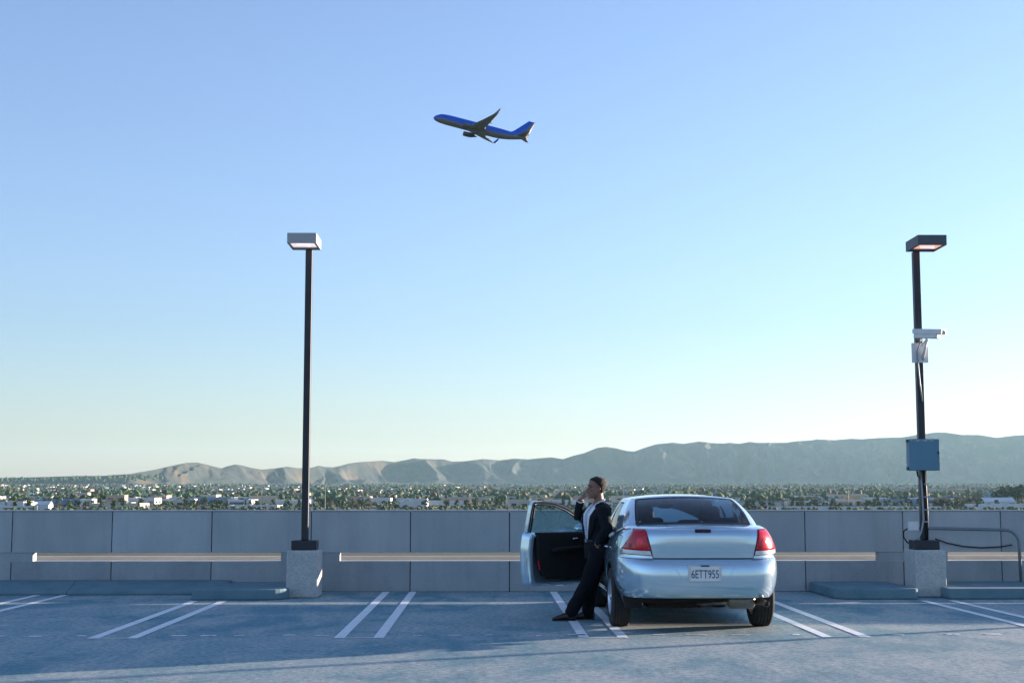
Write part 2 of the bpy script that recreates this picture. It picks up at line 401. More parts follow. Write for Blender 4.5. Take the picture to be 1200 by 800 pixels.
# ---------------- security camera, enclosure, conduit on the right post
py0 = YB + 0.28 - 0.055
def pr_(px, py, off=0.0): return at_y(px, py, py0 - off)
cc = empty("security_camera", pr_(1078, 412, 0.0)); tag(cc, "white security camera on a bracket high on the right post", "camera")
def loc(p, root): return Vector(p) - root.location
m = MB(); a, b = loc(pr_(1068.5, 425), cc), loc(pr_(1087, 402), cc)
m.box(a.x, b.x, -0.02, -0.002, a.z, b.z); m.build("mount_plate", M_white, cc, bevel=0.004)
for sx in (0.0, 1.0):
    m = MB(); xq = lerp(a.x + 0.02, b.x - 0.02, sx); m.tube([(xq, 0.0, a.z + 0.06), (xq, 0.0, b.z - 0.03)], 0.009, 8); m.build("strap_bolt", M_galv, cc)
c0, c1 = loc(pr_(1072.5, 391, 0.10), cc), loc(pr_(1106, 391.5, 0.40), cc)
dv = (c1 - c0).normalized(); sv = Vector((0, 0, 1)).cross(dv).normalized(); uv = dv.cross(sv)
MM = Matrix((dv, sv, uv)).transposed().to_4x4(); MM.translation = c0
L = (c1 - c0).length
m = MB(); m.box(0, L * 0.80, -0.06, 0.06, -0.066, 0.052, MM); m.build("camera_housing", M_white, cc, bevel=0.012)
m = MB(); m.prism([(-.075, .056), (-.075, .0), (-.069, .0), (-.067, .059), (.067, .059), (.069, .0), (.075, .0), (.075, .056), (.066, .068), (-.066, .068)], -0.01, L, 'X', MM)
m.build("sun_shield", M_white, cc)
m = MB(); m.box(L * 0.80 + 0.002, L * 0.83, -0.054, 0.054, -0.060, 0.047, MM); m.build("lens_window", mat("camera_glass", (0.01, 0.01, 0.012), 0.1, coat=1), cc)
k0 = MM @ Vector((L * 0.42, 0, -0.068))
m = MB(); m.tube([(a.x * .35 + b.x * .65, -0.02, a.z + 0.05), (k0.x, k0.y, k0.z - 0.015)], 0.022, 10)
m.tube([(a.x * .35 + b.x * .65, -0.02, b.z - 0.03), (k0.x, k0.y, k0.z - 0.015)], 0.016, 10); m.ball((k0.x, k0.y, k0.z - 0.01), 0.022, n=8)
m.build("bracket_arm", M_white, cc, smooth=True)
m = MB(); e = loc(pr_(1081, 470, 0.02), cc); kk = MM @ Vector((L * 0.2, 0, -0.05))
m.tube([kk, kk + Vector((-.01, 0, -.08)), (kk.x - .03, -0.05, kk.z - .2), (e.x - .03, -0.03, e.z + .25), (e.x, -0.02, e.z)], 0.011, 10)
m.build("camera_cable", M_galv, cc, smooth=True)

bx = empty("metal_enclosure", pr_(1084, 551, 0.02)); tag(bx, "blue grey metal enclosure box strapped to the right post", "electrical box")
a, b = loc(pr_(1066.5, 551, 0.17), bx), loc(pr_(1101, 514, 0.17), bx)
m = MB(); m.box(a.x, b.x, a.y + 0.016, a.y + 0.165, a.z, b.z); m.build("cabinet", M_box, bx, bevel=0.006)
m = MB(); m.box(a.x + .004, b.x - .004, a.y - 0.004, a.y + 0.014, a.z + .004, b.z - .004); dr = m.build("cabinet_door", M_box, bx, bevel=0.006)
m = MB(); m.box(b.x - .035, b.x - .012, a.y - .018, a.y - .005, a.z + .25, a.z + .262); m.box(b.x - .03, b.x - .022, a.y - .02, a.y - .005, a.z + .235, a.z + .28); m.build("latch", M_steel, dr)
for zz in (a.z + 0.03, b.z - 0.03):
    m = MB(); m.box(a.x - .022, a.x - .002, a.y + .04, a.y + .10, zz - .02, zz + .02); m.build("hinge_lug", M_steel, bx)
m = MB(); m.box(a.x + .02, b.x - .09, a.y - .0065, a.y - .0045, b.z - .032, b.z - .018); m.build("label_strip", mat("label_white", (0.6, 0.62, 0.62), 0.5, col2=(0.15, 0.2, 0.25), nscale=60, nlo=.45, nhi=.5), dr)

cn = empty("conduit", pr_(1085, 634, 0.03)); tag(cn, "black and grey conduits running down the right post below the box", "conduit")
m = MB(); pts = [loc(pr_(*q), cn) for q in ((1083, 551, .03), (1085, 575, .03), (1086.5, 600, .03), (1087, 632, .03))]
m.tube(pts, 0.018, 10); m.build("black_conduit", M_black, cn, smooth=True)
m = MB(); pts = [loc(pr_(*q), cn) for q in ((1079, 551, .04), (1081, 580, .04), (1082.5, 608, .04), (1080, 622, .05), (1076.5, 630, .05), (1070, 633, .03))]
m.tube(pts, 0.014, 10); m.build("grey_conduit", M_galv, cn, smooth=True)
m = MB(); pts = [loc(pr_(*q), cn) for q in ((1074.5, 551, .02), (1075.5, 557, .03), (1079.5, 562, .035), (1081.5, 570, .035))]
m.tube(pts, 0.012, 10); m.build("bent_conduit", M_steel, cn, smooth=True)
for yy in (567, 582, 597, 611):
    p = loc(pr_(1085.5, yy, .04), cn); m = MB(); m.box(p.x - .03, p.x + .026, p.y - .012, p.y + .03, p.z - .01, p.z + .01); m.build("conduit_clip", M_galv, cn)
jb = empty("junction_box", pr_(1070.5, 616, 0.0)); tag(jb, "small pale junction box beside the foot of the right post", "junction box")
a, b = loc(pr_(1065, 621.5), jb), loc(pr_(1076, 611), jb)
m = MB(); m.box(a.x, b.x, -0.03, 0.05, a.z, b.z); m.build("box_body", M_white, jb, bevel=0.006)
m = MB(); m.box(a.x + .008, b.x - .008, -0.038, -0.0305, a.z + .008, b.z - .008); m.build("cover_plate", M_white, jb, bevel=0.003)
cb = MB(); pts = [at_y(*q, WY - 0.25) for q in ((1064, 619), (1059, 622), (1059, 629), (1063, 635), (1072, 639))]
o = cb.tube(pts, 0.012, 10).build("loose_cable", M_black, None, smooth=True); tag(o, "loop of black cable hanging by the small pale junction box", "cable")
cb = MB(); pts = [at_y(*q, WY - 0.04) for q in ((1096, 631), (1110, 636), (1130, 640), (1150, 641.5), (1172, 640.5), (1186, 638))]  # thin dark tube sagging just off the wall
o = cb.tube(pts, 0.011, 8).build("sagging_line", M_joint, None, smooth=True); tag(o, "dark line sagging along the wall under the bent pipe", "cable")
YP = WY - 0.22
hp = [at_y(1077, 618.5, YP), at_y(1150, 620, YP), at_y(1178, 620.6, YP)]
for k in range(1, 7):
    a = math.pi / 2 * k / 6; q0 = at_y(1178, 620.6, YP); r = at_y(1194, 630, YP).x - q0.x
    hp.append(q0 + Vector((r * math.sin(a), 0, -r * (1 - math.cos(a)))))
hp.append(Vector((hp[-1].x + .01, YP, 0.15)))
m = MB(); m.tube(hp, 0.024, 12)
o = m.build("bent_pipe", M_pipe, None, smooth=True); tag(o, "grey pipe running along the wall and bending down into the kerb", "pipe")

# ---------------- stall markings: pairs joined at the open end
def stripe(m, x0, x1, y0, y1, z=0.004): m.add([(x0, y0, z), (x1, y0, z), (x1, y1, z), (x0, y1, z)], [(0, 1, 2, 3)])
xs0 = at_z(684, 746).x
for k in range(-5, 6):
    xa = xs0 + 2.535 * k; g = 0.405; hw = 0.055
    yn = at_z(684, 747).y; yfar = WY - 0.03
    if k in (-2,): yfar = at_z(280, 704).y
    if k in (1,): yfar = WY - 0.1
    if k in (2,): yfar = at_z(1090, 703.5).y
    if k <= -3: yfar = ya - 0.03
    m = MB()
    stripe(m, xa - hw, xa + hw, yn, yfar); stripe(m, xa + g - hw, xa + g + hw, yn, yfar); stripe(m, xa + hw, xa + g - hw, yn, yn + 0.05)
    o = m.build("stall_line", M_line); tag(o, kind="structure")
# worn ghost dashes of older markings
for k in range(-3, 3):
    m = MB(); y0 = at_z(600, 744.5).y
    rr = random.Random(k + 40)
    x = xs0 + 2.535 * k + 0.75
    while x < xs0 + 2.535 * k + 2.45:
        ln = rr.uniform(0.05, 0.22); dy = rr.uniform(-.05, .05)
        stripe(m, x, x + ln, y0 + dy, y0 + dy + rr.uniform(.05, .13)); x += ln + rr.uniform(.12, .5)
    o = m.build("worn_marking", M_old); tag(o, kind="structure")
# ================================================================== plain, hills, town
def gz(r):
    if r < 1300: return -14.6
    return -14.6 + 0.0086 * (r - 1300) * min(1.0, 0.6 + (r - 1300) / 4000) - max(0, r - 12500) * 0.006
def adir(px):
    d = ray(px, 578); d.z = 0; return d.normalized()
def spot(px, r):
    d = adir(px) * r; return Vector((d.x, d.y, gz(r)))

M_plain = mat("plain_ground", (0.035, 0.06, 0.038), 0.95, col2=(0.17, 0.165, 0.15), nscale=0.012, nlo=0.53, nhi=0.68, ndetail=10, stretch=(1, 0.5, 1), speck=0.35, sscale=0.05)
rings = []; rl = [20, 60, 150, 400, 800, 1200, 1300, 1400, 1550, 1750, 2000, 2300, 2700, 3200, 4000, 5000, 6500, 8000, 10000, 12500, 15000, 18500]
NA = 128
m = MB()
rows = [[(r * math.cos(2 * math.pi * k / NA), r * math.sin(2 * math.pi * k / NA), gz(r)) for k in range(NA)] for r in rl]
m.grid(rows, False, True); m.add([(0, 0, gz(0))] + rows[0], [(0, 1 + k, 1 + (k + 1) % NA) for k in range(NA)])
o = m.build("valley_ground", M_plain, smooth=True); tag(o, kind="structure")

SKY = [(-420, 561), (-200, 562), (0, 562), (40, 561), (85, 559.5), (120, 559), (150, 557), (180, 552), (205, 546.5), (218, 544), (230, 543.6), (242, 546), (250, 548), (259, 550), (266, 547.5), (275, 545.5), (283, 546.5), (293, 549), (306, 551),
       (322, 549.5), (336, 547.5), (348, 549), (362, 549), (373, 546), (381, 547.5), (390, 548), (398, 546.5), (408, 543.5), (420, 541.8), (448, 540), (462, 541.5), (476, 539), (485, 537), (492, 538), (508, 538), (520, 538), (530, 540.5), (545, 540), (566, 537.2), (585, 538.5),
       (602, 536.4), (620, 537), (632, 535.6), (646, 534.5), (660, 536.4), (670, 533), (685, 529), (700, 523), (711, 521.5), (722, 523), (735, 526.5), (744, 527), (755, 523), (770, 518.5), (790, 516.6), (802, 518), (820, 515.3), (832, 517), (850, 517.8), (855, 516.8), (868, 517.8), (880, 516.2), (890, 517.5), (920, 517.5), (935, 516),
       (963, 514.5), (980, 515.2), (1000, 514), (1012, 514.6), (1030, 513.5), (1058, 513), (1080, 511), (1100, 508.6), (1112, 509), (1130, 511.5), (1150, 512), (1170, 515.5), (1186, 514), (1210, 513.5), (1260, 517), (1330, 513), (1450, 519), (1650, 526)]
SKY = [(x, y + interp([(500, 0), (800, 3.0), (1100, 4.0)], x)) for x, y in SKY]
M_hill = mat("dry_hills", (0.020, 0.029, 0.026), 0.95, col2=(0.115, 0.082, 0.043), nscale=0.003, nlo=0.48, nhi=0.66, ndetail=10, speck=0.30, sscale=0.03, bump=0.0)
def ridge_r(px): return interp([(-420, 9500), (150, 9000), (300, 10500), (450, 12000), (700, 13500), (1000, 15000), (1650, 15500)], px)
def fbm(x, y, o=5, H=0.9): return noise.fractal(Vector((x, y, 3.3)), H, 2.1, o, noise_basis='PERLIN_ORIGINAL')
rows = []
px = -420.0; cols = []
while px <= 1650: cols.append(px); px += 1.8
NR = 110
grid = []
for i in range(NR + 1):
    t = i / NR * 1.22; row = []
    for px in cols:
        rr = ridge_r(px); rb = rr - interp([(-420, 240), (250, 290), (500, 650), (1100, 1450)], px)
        r = rb + (rr - rb) * t
        u = (CAM.z) + (578 - interp(SKY, px)) / F * rr / math.cos(math.atan((px - 600) / F))   # height of the crest
        base = gz(r); H = u - gz(rr)
        # spurs that run down from the crest towards the plain
        a = px / 1667 * rr                                    # metres along the range
        wa = a + 420 * fbm(a / 1500, r / 1500 + 9) + 0.22 * (r - rb)
        n1 = 1 - abs(fbm(wa / interp([(600, 800), (900, 720)], px), r / 3600 + 2.0, 3)) * 2.1
        n2 = 1 - abs(fbm(wa / interp([(300, 190), (800, 330)], px) + 5, r / 1300, 4)) * 2.0
        tt = min(t, 1.0)
        prof = tt ** 1.15
        mid = 4 * tt * (1 - tt)
        h = H * (prof + mid * (interp([(-420, .30), (330, .34), (600, .60), (800, .80), (1200, .90)], px) * (n1 - 0.74) + interp([(300, .30), (800, .18)], px) * (n2 - 0.6)) * (0.35 + prof))
        h += H * 0.025 * mid * fbm(a / 130, r / 130, 4)
        foot = max(0.0, fbm(a / 1100 + 40, r / 900 + 7, 4)) * 0.34 * H * math.exp(-((t - 0.16) / 0.13) ** 2)
        h = max(h, 0) + foot
        if t > 1: h -= (t - 1) / 0.22 * H * 0.6
        if i == 0: h = -40
        d = adir(px) * r
        row.append((d.x, d.y, base + h))
    grid.append(row)
m = MB(); m.grid(grid)
o = m.build("hills", M_hill, smooth=True); tag(o, kind="structure")

# ---------------- trees
M_leaf = [mat("leaf_dark", (0.022, 0.056, 0.026), 0.9, col2=(0.040, 0.078, 0.034), nscale=0.6), mat("leaf_mid", (0.042, 0.090, 0.034), 0.9, col2=(0.066, 0.115, 0.042), nscale=0.6),
          mat("leaf_olive", (0.080, 0.115, 0.042), 0.9, col2=(0.056, 0.09, 0.036), nscale=0.6), mat("leaf_dry", (0.13, 0.10, 0.05), 0.85, col2=(0.06, 0.06, 0.035), nscale=0.6)]
M_trunk = mat("tree_bark", (0.10, 0.075, 0.055), 0.9, col2=(0.07, 0.055, 0.04), nscale=3)
def leaf_faces(mb, c, rad, n, rng, sq=0.8, size=0.9):
    for _ in range(n):
        while True:
            p = Vector((rng.uniform(-1, 1), rng.uniform(-1, 1), rng.uniform(-1, 1)))
            if 0.25 < p.length < 1: break
        p = Vector((p.x * rad, p.y * rad, p.z * rad * sq)) + Vector(c)
        u = Vector((rng.gauss(0, 1), rng.gauss(0, 1), rng.gauss(0, 1))).normalized(); v = u.orthogonal().normalized(); s_ = size * rng.uniform(.6, 1.3)
        w_ = u.cross(v) * s_ * .8; v = v * s_
        mb.add([p - v - w_ * .5, p + v * .4 - w_, p + v + w_ * .4, p - v * .3 + w_], [(0, 1, 2, 3)])
def tree_mesh(kind, seed):
    rng = random.Random(seed); m = MB(); m.mi = 0
    if kind == 'palm':
        m.tube([(0, 0, 0), (.2, 0, 6), (0.1, .1, 12)], [.35, .25, .2], 6); m.mi = 1
        for k in range(18):
            a = rng.uniform(0, 6.28); e = rng.uniform(-.5, 1.0); L = rng.uniform(1.6, 2.4)
            d = Vector((math.cos(a), math.sin(a), 0)); s_ = Vector((-d.y, d.x, 0)) * .4
            p0 = Vector((.1, .1, 12)); p1 = p0 + d * L * .6 + Vector((0, 0, e)); p2 = p0 + d * L + Vector((0, 0, e - 1.2))
            m.add([p0 - s_ * .3, p0 + s_ * .3, p1 + s_, p1 - s_], [(0, 1, 2, 3)]); m.add([p1 - s_, p1 + s_, p2], [(0, 1, 2)])
        return m.mesh("palm", [M_trunk, M_leaf[1]], recalc=False)
    h = 10.0
    m.tube([(0, 0, 0), (.1, 0, h * .3), (0, .2, h * .6)], [.38, .28, .1], 6)
    for k in range(4):
        a = rng.uniform(0, 6.28); m.tube([(0, 0, h * .28), (math.cos(a) * 1.2, math.sin(a) * 1.2, h * .45), (math.cos(a) * 2.2, math.sin(a) * 2.2, h * .6)], [.18, .12, .05], 5)
    m.mi = 1
    if kind == 'cone':
        for k in range(7):
            z = h * (.2 + .12 * k); r_ = 2.1 * (1 - k / 8)
            leaf_faces(m, (rng.uniform(-.2, .2), rng.uniform(-.2, .2), z), r_, 26, rng, .6, .55)
    else:
        wd = {'broad': 3.6, 'round': 2.9, 'tall': 2.0}[kind]
        for k in range(9):
            a = rng.uniform(0, 6.28); q_ = wd * math.sqrt(rng.uniform(0, .7)); z = h * (rng.uniform(.42, .82) if kind != 'tall' else rng.uniform(.25, .95))
            leaf_faces(m, (q_ * math.cos(a), q_ * math.sin(a), z), rng.uniform(1.2, 2.0), 24, rng, .8, .62)
    return m.mesh("tree", [M_trunk, M_leaf[{'broad': 0, 'round': 1, 'tall': 2, 'cone': 0}[kind]]], recalc=False)
TREES = []
for kind, lab, nm, sd in (('broad', "dark broad tree standing among the town buildings beyond the wall", "broad_tree", 1), ('broad', "dark broad tree standing among the town buildings beyond the wall", "broad_tree", 2),
                      ('round', "green round tree growing between low roofs in the valley", "round_tree", 3), ('round', "green round tree growing between low roofs in the valley", "round_tree", 4),
                      ('tall', "tall olive green tree rising above the low valley roofs", "tall_tree", 5), ('cone', "narrow dark conical tree standing in the valley town", "conifer_tree", 6), ('palm', "thin palm tree with a tufted crown in the valley town", "palm_tree", 7)):
    TREES.append((tree_mesh(kind, sd), lab, nm))
rng = random.Random(11)
def put_tree(px, r, hgt, k=None):
    k = rng.choice([0, 1, 2, 3, 4, 4, 2, 3, 5, 6]) if k is None else k
    me, lab, nm = TREES[k]
    o = bpy.data.objects.new(nm, me); COL.objects.link(o); o.location = spot(px, r); s_ = hgt / (10 if k < 6 else 12.5)
    wv = rng.uniform(.9, 1.35); o.scale = (s_ * wv, s_ * wv, s_); o.rotation_euler = (0, 0, rng.uniform(0, 6.28))
    tag(o, lab, "tree", {"broad_tree": "dark broad trees across the valley town", "round_tree": "green round trees across the valley town", "tall_tree": "tall olive trees across the valley town", "conifer_tree": "narrow conifers across the valley town", "palm_tree": "palms across the valley town"}[nm])
    return o

# ---------------- buildings
def plain(name, c, c2=None): return mat(name, c, 0.85, col2=c2 or tuple(x * .8 for x in c), nscale=0.08, coord='Object')
WALLS = {'white': plain("white_stucco", (.72, .71, .68)), 'cream': plain("cream_stucco", (.62, .54, .42)), 'tan': plain("tan_stucco", (.48, .36, .24)), 'pink': plain("pinkish_stucco", (.52, .36, .27)),
         'grey': plain("grey_block", (.36, .37, .38)), 'brown': plain("brown_brick", (.25, .15, .10)), 'blue': plain("blue_metal", (.22, .32, .46)), 'orange': plain("orange_stucco", (.62, .36, .13))}
ROOFS = {'white': plain("white_roof", (.66, .68, .70)), 'blue': plain("blue_grey_roof", (.34, .43, .52)), 'grey': plain("grey_roof", (.33, .35, .37)), 'dark': plain("dark_roof", (.10, .10, .105)), 'red': plain("red_tile_roof", (.28, .13, .08))}
M_win = mat("town_window", (0.03, 0.04, 0.05), 0.15)
def bldg(px, r, W, D, H, wall='white', roof='white', rot=0.0, gable=False, units=2, wins=True, parts=False, label=None, name="warehouse", group=None, cat="building", seed=0):
    rg = random.Random(int(px * 7 + r) + seed)
    p = spot(px, r); root = None
    mats = [WALLS[wall], ROOFS[roof], M_win, M_kerb]
    def fin(m, nm):
        nonlocal root
        if parts:
            if root is None: root = empty(name, p, rot)
            return m.build(nm, mats, root)
    a, b = W / 2, D / 2
    mw = MB(); mw.mi = 0
    mw.box(-a, a, -b, b, -3, H)
    mr = MB(); mr.mi = 1
    if gable:
        mr.prism([(-b - .5, H - .2), (0, H + D * .22), (b + .5, H - .2), (0, H + D * .22 - .4)], -a - .5, a + .5, 'X')
        mr.mi = 1; mr.prism([(-b - .4, H - .15), (0, H + D * .22 - .05), (b + .4, H - .15)], -a, a, 'X')
    else:
        mr.box(-a + .35, a - .35, -b + .35, b - .35, H - .5, H + 0.05)
        mr.mi = 0
        for (x0, x1, y0, y1) in ((-a, a, -b, -b + .3), (-a, a, b - .3, b), (-a, -a + .3, -b + .3, b - .3), (a - .3, a, -b + .3, b - .3)): mr.box(x0, x1, y0, y1, H + 0.001, H + .75)
        mr.mi = 3
        for k in range(units):
            x, y = rg.uniform(-a * .8, a * .8), rg.uniform(-b * .7, b * .7); s_ = rg.uniform(.8, 2.0); mr.box(x - s_, x + s_, y - s_, y + s_, H + .06, H + rg.uniform(1, 2))
    mg = MB(); mg.mi = 2; wl_ = []
    if wins:
        n = max(2, min(9, int(W / 9)))
        for k in range(n):
            x = -a + W * (k + .5) / n; ww = W / n * rg.uniform(.22, .36); z0 = rg.choice([.6, 1.0]); mg.box(x - ww, x + ww, -b - .06, -b - .003, z0, z0 + min(3.2, H * .4))
        if H > 8:
            for k in range(n):
                x = -a + W * (k + .5) / n; ww = W / n * .25; mg.box(x - ww, x + ww, -b - .06, -b - .003, H * .6, H * .6 + 1.6)
        n = max(1, min(3, int(D / 12)))
        for k in range(n):
            y = -b + D * (k + .5) / n; ww = D / n * .25
            for sx in (-1, 1): mg.box(*sorted((sx * (a + .003), sx * (a + .06))), y - ww, y + ww, .9, .9 + min(3, H * .35))
    if parts:
        fin(mw, "wall"); fin(mr, "roof")
        for k in range(len(mg.v) // 8):
            q = MB(); q.v = mg.v[8 * k:8 * k + 8]; q.f = [[i - 8 * k for i in f] for f in mg.f[6 * k:6 * k + 6]]; q.m = [2] * 6; fin(q, "window")
        return tag(root, label, cat, group)
    for q in (mr, mg):
        bidx = len(mw.v); mw.v += q.v; mw.f += [[bidx + i for i in f] for f in q.f]; mw.m += q.m
    o = mw.build(name, mats); o.location = p; o.rotation_euler = (0, 0, rot)
    return tag(o, label, cat, group)
FB = [  # px centre, range, width px, height px, depth m, wall, roof, extra
    (22, 1440, 52, 3.6, 30, 'white', 'white', dict(name="warehouse", label="long white warehouse roof just above the wall at the far left")),
    (53, 1430, 13, 5.5, 16, 'white', 'white', dict(gable=True, name="shed", label="white gabled shed beside the long white roof at far left", wins=False)),
    (78, 1730, 52, 6.0, 60, 'blue', 'blue', dict(name="warehouse", label="long warehouse with blue grey front left of the tall white box", wins=False)),
    (104, 1690, 13, 7.0, 22, 'white', 'white', dict(name="warehouse", label="tall blank white building joining the long blue grey warehouse", wins=False)),
    (134, 1760, 22, 4.6, 26, 'white', 'white', dict(name="warehouse", label="low white warehouse right of the tall blank white building")),
    (143, 1600, 26, 4.5, 24, 'cream', 'grey', dict(name="shop", label="low cream building in front of the low white warehouse")),
    (171, 1830, 28, 6.2, 34, 'white', 'blue', dict(name="warehouse", label="white warehouse with a raised dark upper band left of the bare lamp post")),
    (207, 1900, 46, 4.2, 40, 'white', 'grey', dict(name="warehouse", label="wide white warehouse with grey roof under the left hill")),
    (84, 2700, 14, 4.0, 40, 'white', 'white', dict(name="warehouse", label="small bright white block behind the dark trees at left")),
    (50, 1980, 24, 6.0, 26, 'cream', 'grey', dict(name="office", label="stepped cream office among trees at the left edge")),
    (24, 1600, 24, 6.0, 18, 'tan', 'red', dict(name="house", label="tan flat house by the wall at the left edge", units=1)),
    (252, 1930, 46, 5.6, 40, 'blue', 'grey', dict(name="warehouse", label="blue walled warehouse beside the tan block", wins=False)),
    (273, 1900, 12, 5.0, 20, 'tan', 'grey', dict(name="shop", label="tan block at the end of the blue walled warehouse")),
    (269, 2500, 8, 5.0, 24, 'pink', 'grey', dict(name="office", label="pinkish tower block among trees under the twin hills")),
    (247, 2420, 30, 2.4, 30, 'white', 'white', dict(name="warehouse", label="thin white strip building left of the pinkish block", wins=False)),
    (300, 1450, 56, 3.6, 26, 'white', 'white', dict(name="warehouse", label="white roofed warehouse just over the wall left of the lamp post")),
    (366, 1800, 7, 7.0, 9, 'white', 'white', dict(name="tank_house", label="small white tower right behind the bare lamp post", wins=False)),
    (424, 1600, 24, 5.2, 20, 'orange', 'red', dict(name="shop", label="orange stucco building with a brown tower right of the lamp post")),
    (421, 1590, 4, 8.0, 6, 'brown', 'red', dict(name="tower", label="narrow brown tower at the orange stucco building", wins=False)),
    (525, 1700, 44, 4.4, 36, 'grey', 'white', dict(name="warehouse", label="long grey warehouse with white roof edge in the middle of the town")),
    (541, 1640, 4, 6.0, 8, 'brown', 'dark', dict(name="tower", label="dark stub tower at the end of the grey warehouse", wins=False)),
    (886, 1480, 50, 6.0, 40, 'cream', 'blue', dict(name="warehouse", label="cream warehouse with blue roof just right of the car roof")),
    (934, 1560, 30, 4.6, 26, 'cream', 'white', dict(name="warehouse", label="cream building behind a row of small trees right of the car")),
    (985, 1600, 22, 5.0, 24, 'tan', 'grey', dict(name="shop", label="tan building between car and camera post above the wall")),
    (1016, 1620, 22, 4.8, 22, 'pink', 'red', dict(name="shop", label="pinkish building with red roof left of the camera post")),
    (1052, 1650, 22, 4.6, 22, 'cream', 'red', dict(name="shop", label="cream building with red roof close left of the camera post")),
    (1104, 1640, 16, 5.4, 18, 'cream', 'red', dict(name="house", gable=True, label="cream gabled house close right of the camera post")),
    (1140, 2000, 38, 5.0, 40, 'brown', 'blue', dict(name="office", label="brown office with blue roof right of the camera post")),
    (1168, 1600, 34, 6.0, 20, 'white', 'white', dict(name="hall", gable=True, label="white hall with peaked roofs at the right edge")),
    (1185, 1480, 90, 5.0, 36, 'white', 'blue', dict(name="warehouse", label="long white warehouse just over the wall at the right edge", wins=False)),
    (1000, 1430, 190, 2.6, 30, 'white', 'blue', dict(name="warehouse", label="very long pale blue roof lying just over the wall between car and camera post", wins=False)),
    (700, 2050, 90, 3.6, 50, 'blue', 'grey', dict(name="warehouse", label="long blue grey warehouse behind the standing man", wins=False)),
    (640, 1750, 36, 4.4, 36, 'white', 'blue', dict(name="warehouse", label="white warehouse left of the standing man, above the open car door")),
]
for k, (px, r, wp, hp_, D, wl, rf, kw) in enumerate(FB):
    bldg(px, r, wp * r / F, D, hp_ * r / F, wl, rf, rot=rng.uniform(-.06, .10), parts=True, **kw)
KINDS = [("warehouse", "low flat roofed pale warehouse out in the valley town", "pale warehouses across the valley town", ('white', 'white', 'cream', 'white', 'blue'), ('white', 'white', 'blue', 'grey'), (22, 62), (18, 36), (4.5, 7), False, "building"),
         ("office", "small tan or cream office block among valley trees", "small office blocks across the valley town", ('cream', 'tan', 'pink'), ('grey', 'white'), (16, 36), (14, 24), (6, 11), False, "building"),
         ("house", "small gabled house with a tiled roof in the valley town", "houses across the valley town", ('white', 'cream', 'tan'), ('red', 'dark', 'grey'), (12, 18), (9, 12), (3.2, 5), True, "house")]
for k in range(230):
    nm, lab, grp, wl, rf, Wr, Dr, Hr, gab, cat = KINDS[rng.choice([0, 0, 1, 2])]
    px = rng.uniform(-60, 1260); r = 1500 * (3300 / 1500) ** (rng.random() ** .9)
    bldg(px, r, rng.uniform(*Wr), rng.uniform(*Dr), rng.uniform(*Hr), rng.choice(wl), rng.choice(rf), rot=rng.uniform(-.15, .25), gable=gab, name=nm, label=lab, group=grp, cat=cat, units=3, wins=rng.random() < .35)
# the far part of the town: too many and too small to count
m = MB(); far_mats = [WALLS['white'], WALLS['cream'], WALLS['tan'], WALLS['blue'], ROOFS['grey'], ROOFS['red']]
for k in range(1700):
    px = rng.uniform(-140, 1340); r = 3200 * (9500 / 3200) ** rng.random(); p = spot(px, r); s_ = rng.choice([1, 1, 1.6, 2.8])
    a, b, h = rng.uniform(7, 15) * s_, rng.uniform(7, 12) * s_, rng.uniform(4, 8)
    q = rng.uniform(-.2, .3); MM = Matrix.Translation(p) @ Matrix.Rotation(q, 4, 'Z')
    m.mi = rng.choice([0, 0, 0, 1, 1, 3]); m.box(-a, a, -b, b, -4, h, MM); m.mi = rng.choice([4, 0, 5, 4]); m.box(-a * 1.03, a * 1.03, -b * 1.03, b * 1.03, h + .02, h + .7, MM)
o = m.build("distant_buildings", far_mats, recalc=False); tag(o, "distant low buildings of the valley town, thinning towards the hills", "buildings", kind="stuff")

# individual trees, nearest first
n = 0
for (px, r, h, k) in ((690, 1900, 12, 0), (18, 1430, 9, 2), (55, 1650, 10, 1), (33, 1425, 11, 5), (85, 1850, 13, 0), (98, 1870, 13, 1), (110, 1830, 14, 4), (125, 1850, 12, 0), (118, 1880, 12, 3), (880, 1440, 9, 0), (893, 1445, 9, 1), (903, 1445, 8, 1), (918, 1450, 9, 6), (928, 1450, 9, 2), (937, 1455, 8, 6), (948, 1455, 8, 1), (957, 1455, 8, 2), (966, 1460, 8, 1), (976, 1460, 8, 0),
                      (985, 1465, 7, 1), (996, 1465, 7, 2), (1006, 1470, 8, 0), (1014, 1470, 7, 3), (1022, 1475, 8, 1), (1031, 1475, 8, 2), (1040, 1480, 9, 0), (1049, 1480, 8, 1), (1096, 1480, 9, 3), (1103, 1490, 11, 2), (1112, 1490, 10, 1), (1122, 1490, 10, 4), (1128, 1500, 9, 2), (1136, 1560, 10, 0), (1147, 1565, 10, 0), (1180, 1800, 22, 0), (1190, 1810, 24, 0), (1172, 1800, 20, 1), (1198, 1800, 22, 1)):
    put_tree(px, r, h, k); n += 1
while n < 300:
    px = rng.uniform(-40, 1240); r = 1440 * (2250 / 1440) ** (rng.random() ** 1.35)
    put_tree(px, r, rng.uniform(6, 11)); n += 1
m = MB()
def blob(m, p, h, w_, mi):
    m.mi = mi; ax = rng.uniform(0, 6.28)
    tiers = [(0.06, .5), (.28, .95), (.55, 1.0), (.8, .72), (.98, .25)]; rows = []; nb = 6
    for (zt, rt) in tiers:
        rows.append([(p.x + w_ * rt * rng.uniform(.68, 1.25) * math.cos(ax + 1.0472 * k), p.y + w_ * rt * rng.uniform(.68, 1.25) * math.sin(ax + 1.0472 * k), p.z + h * (zt + rng.uniform(-.07, .07))) for k in range(nb)])
    m.grid(rows, False, True); b = len(m.v) - nb; m.f.append([b + q for q in range(nb)]); m.m.append(mi)
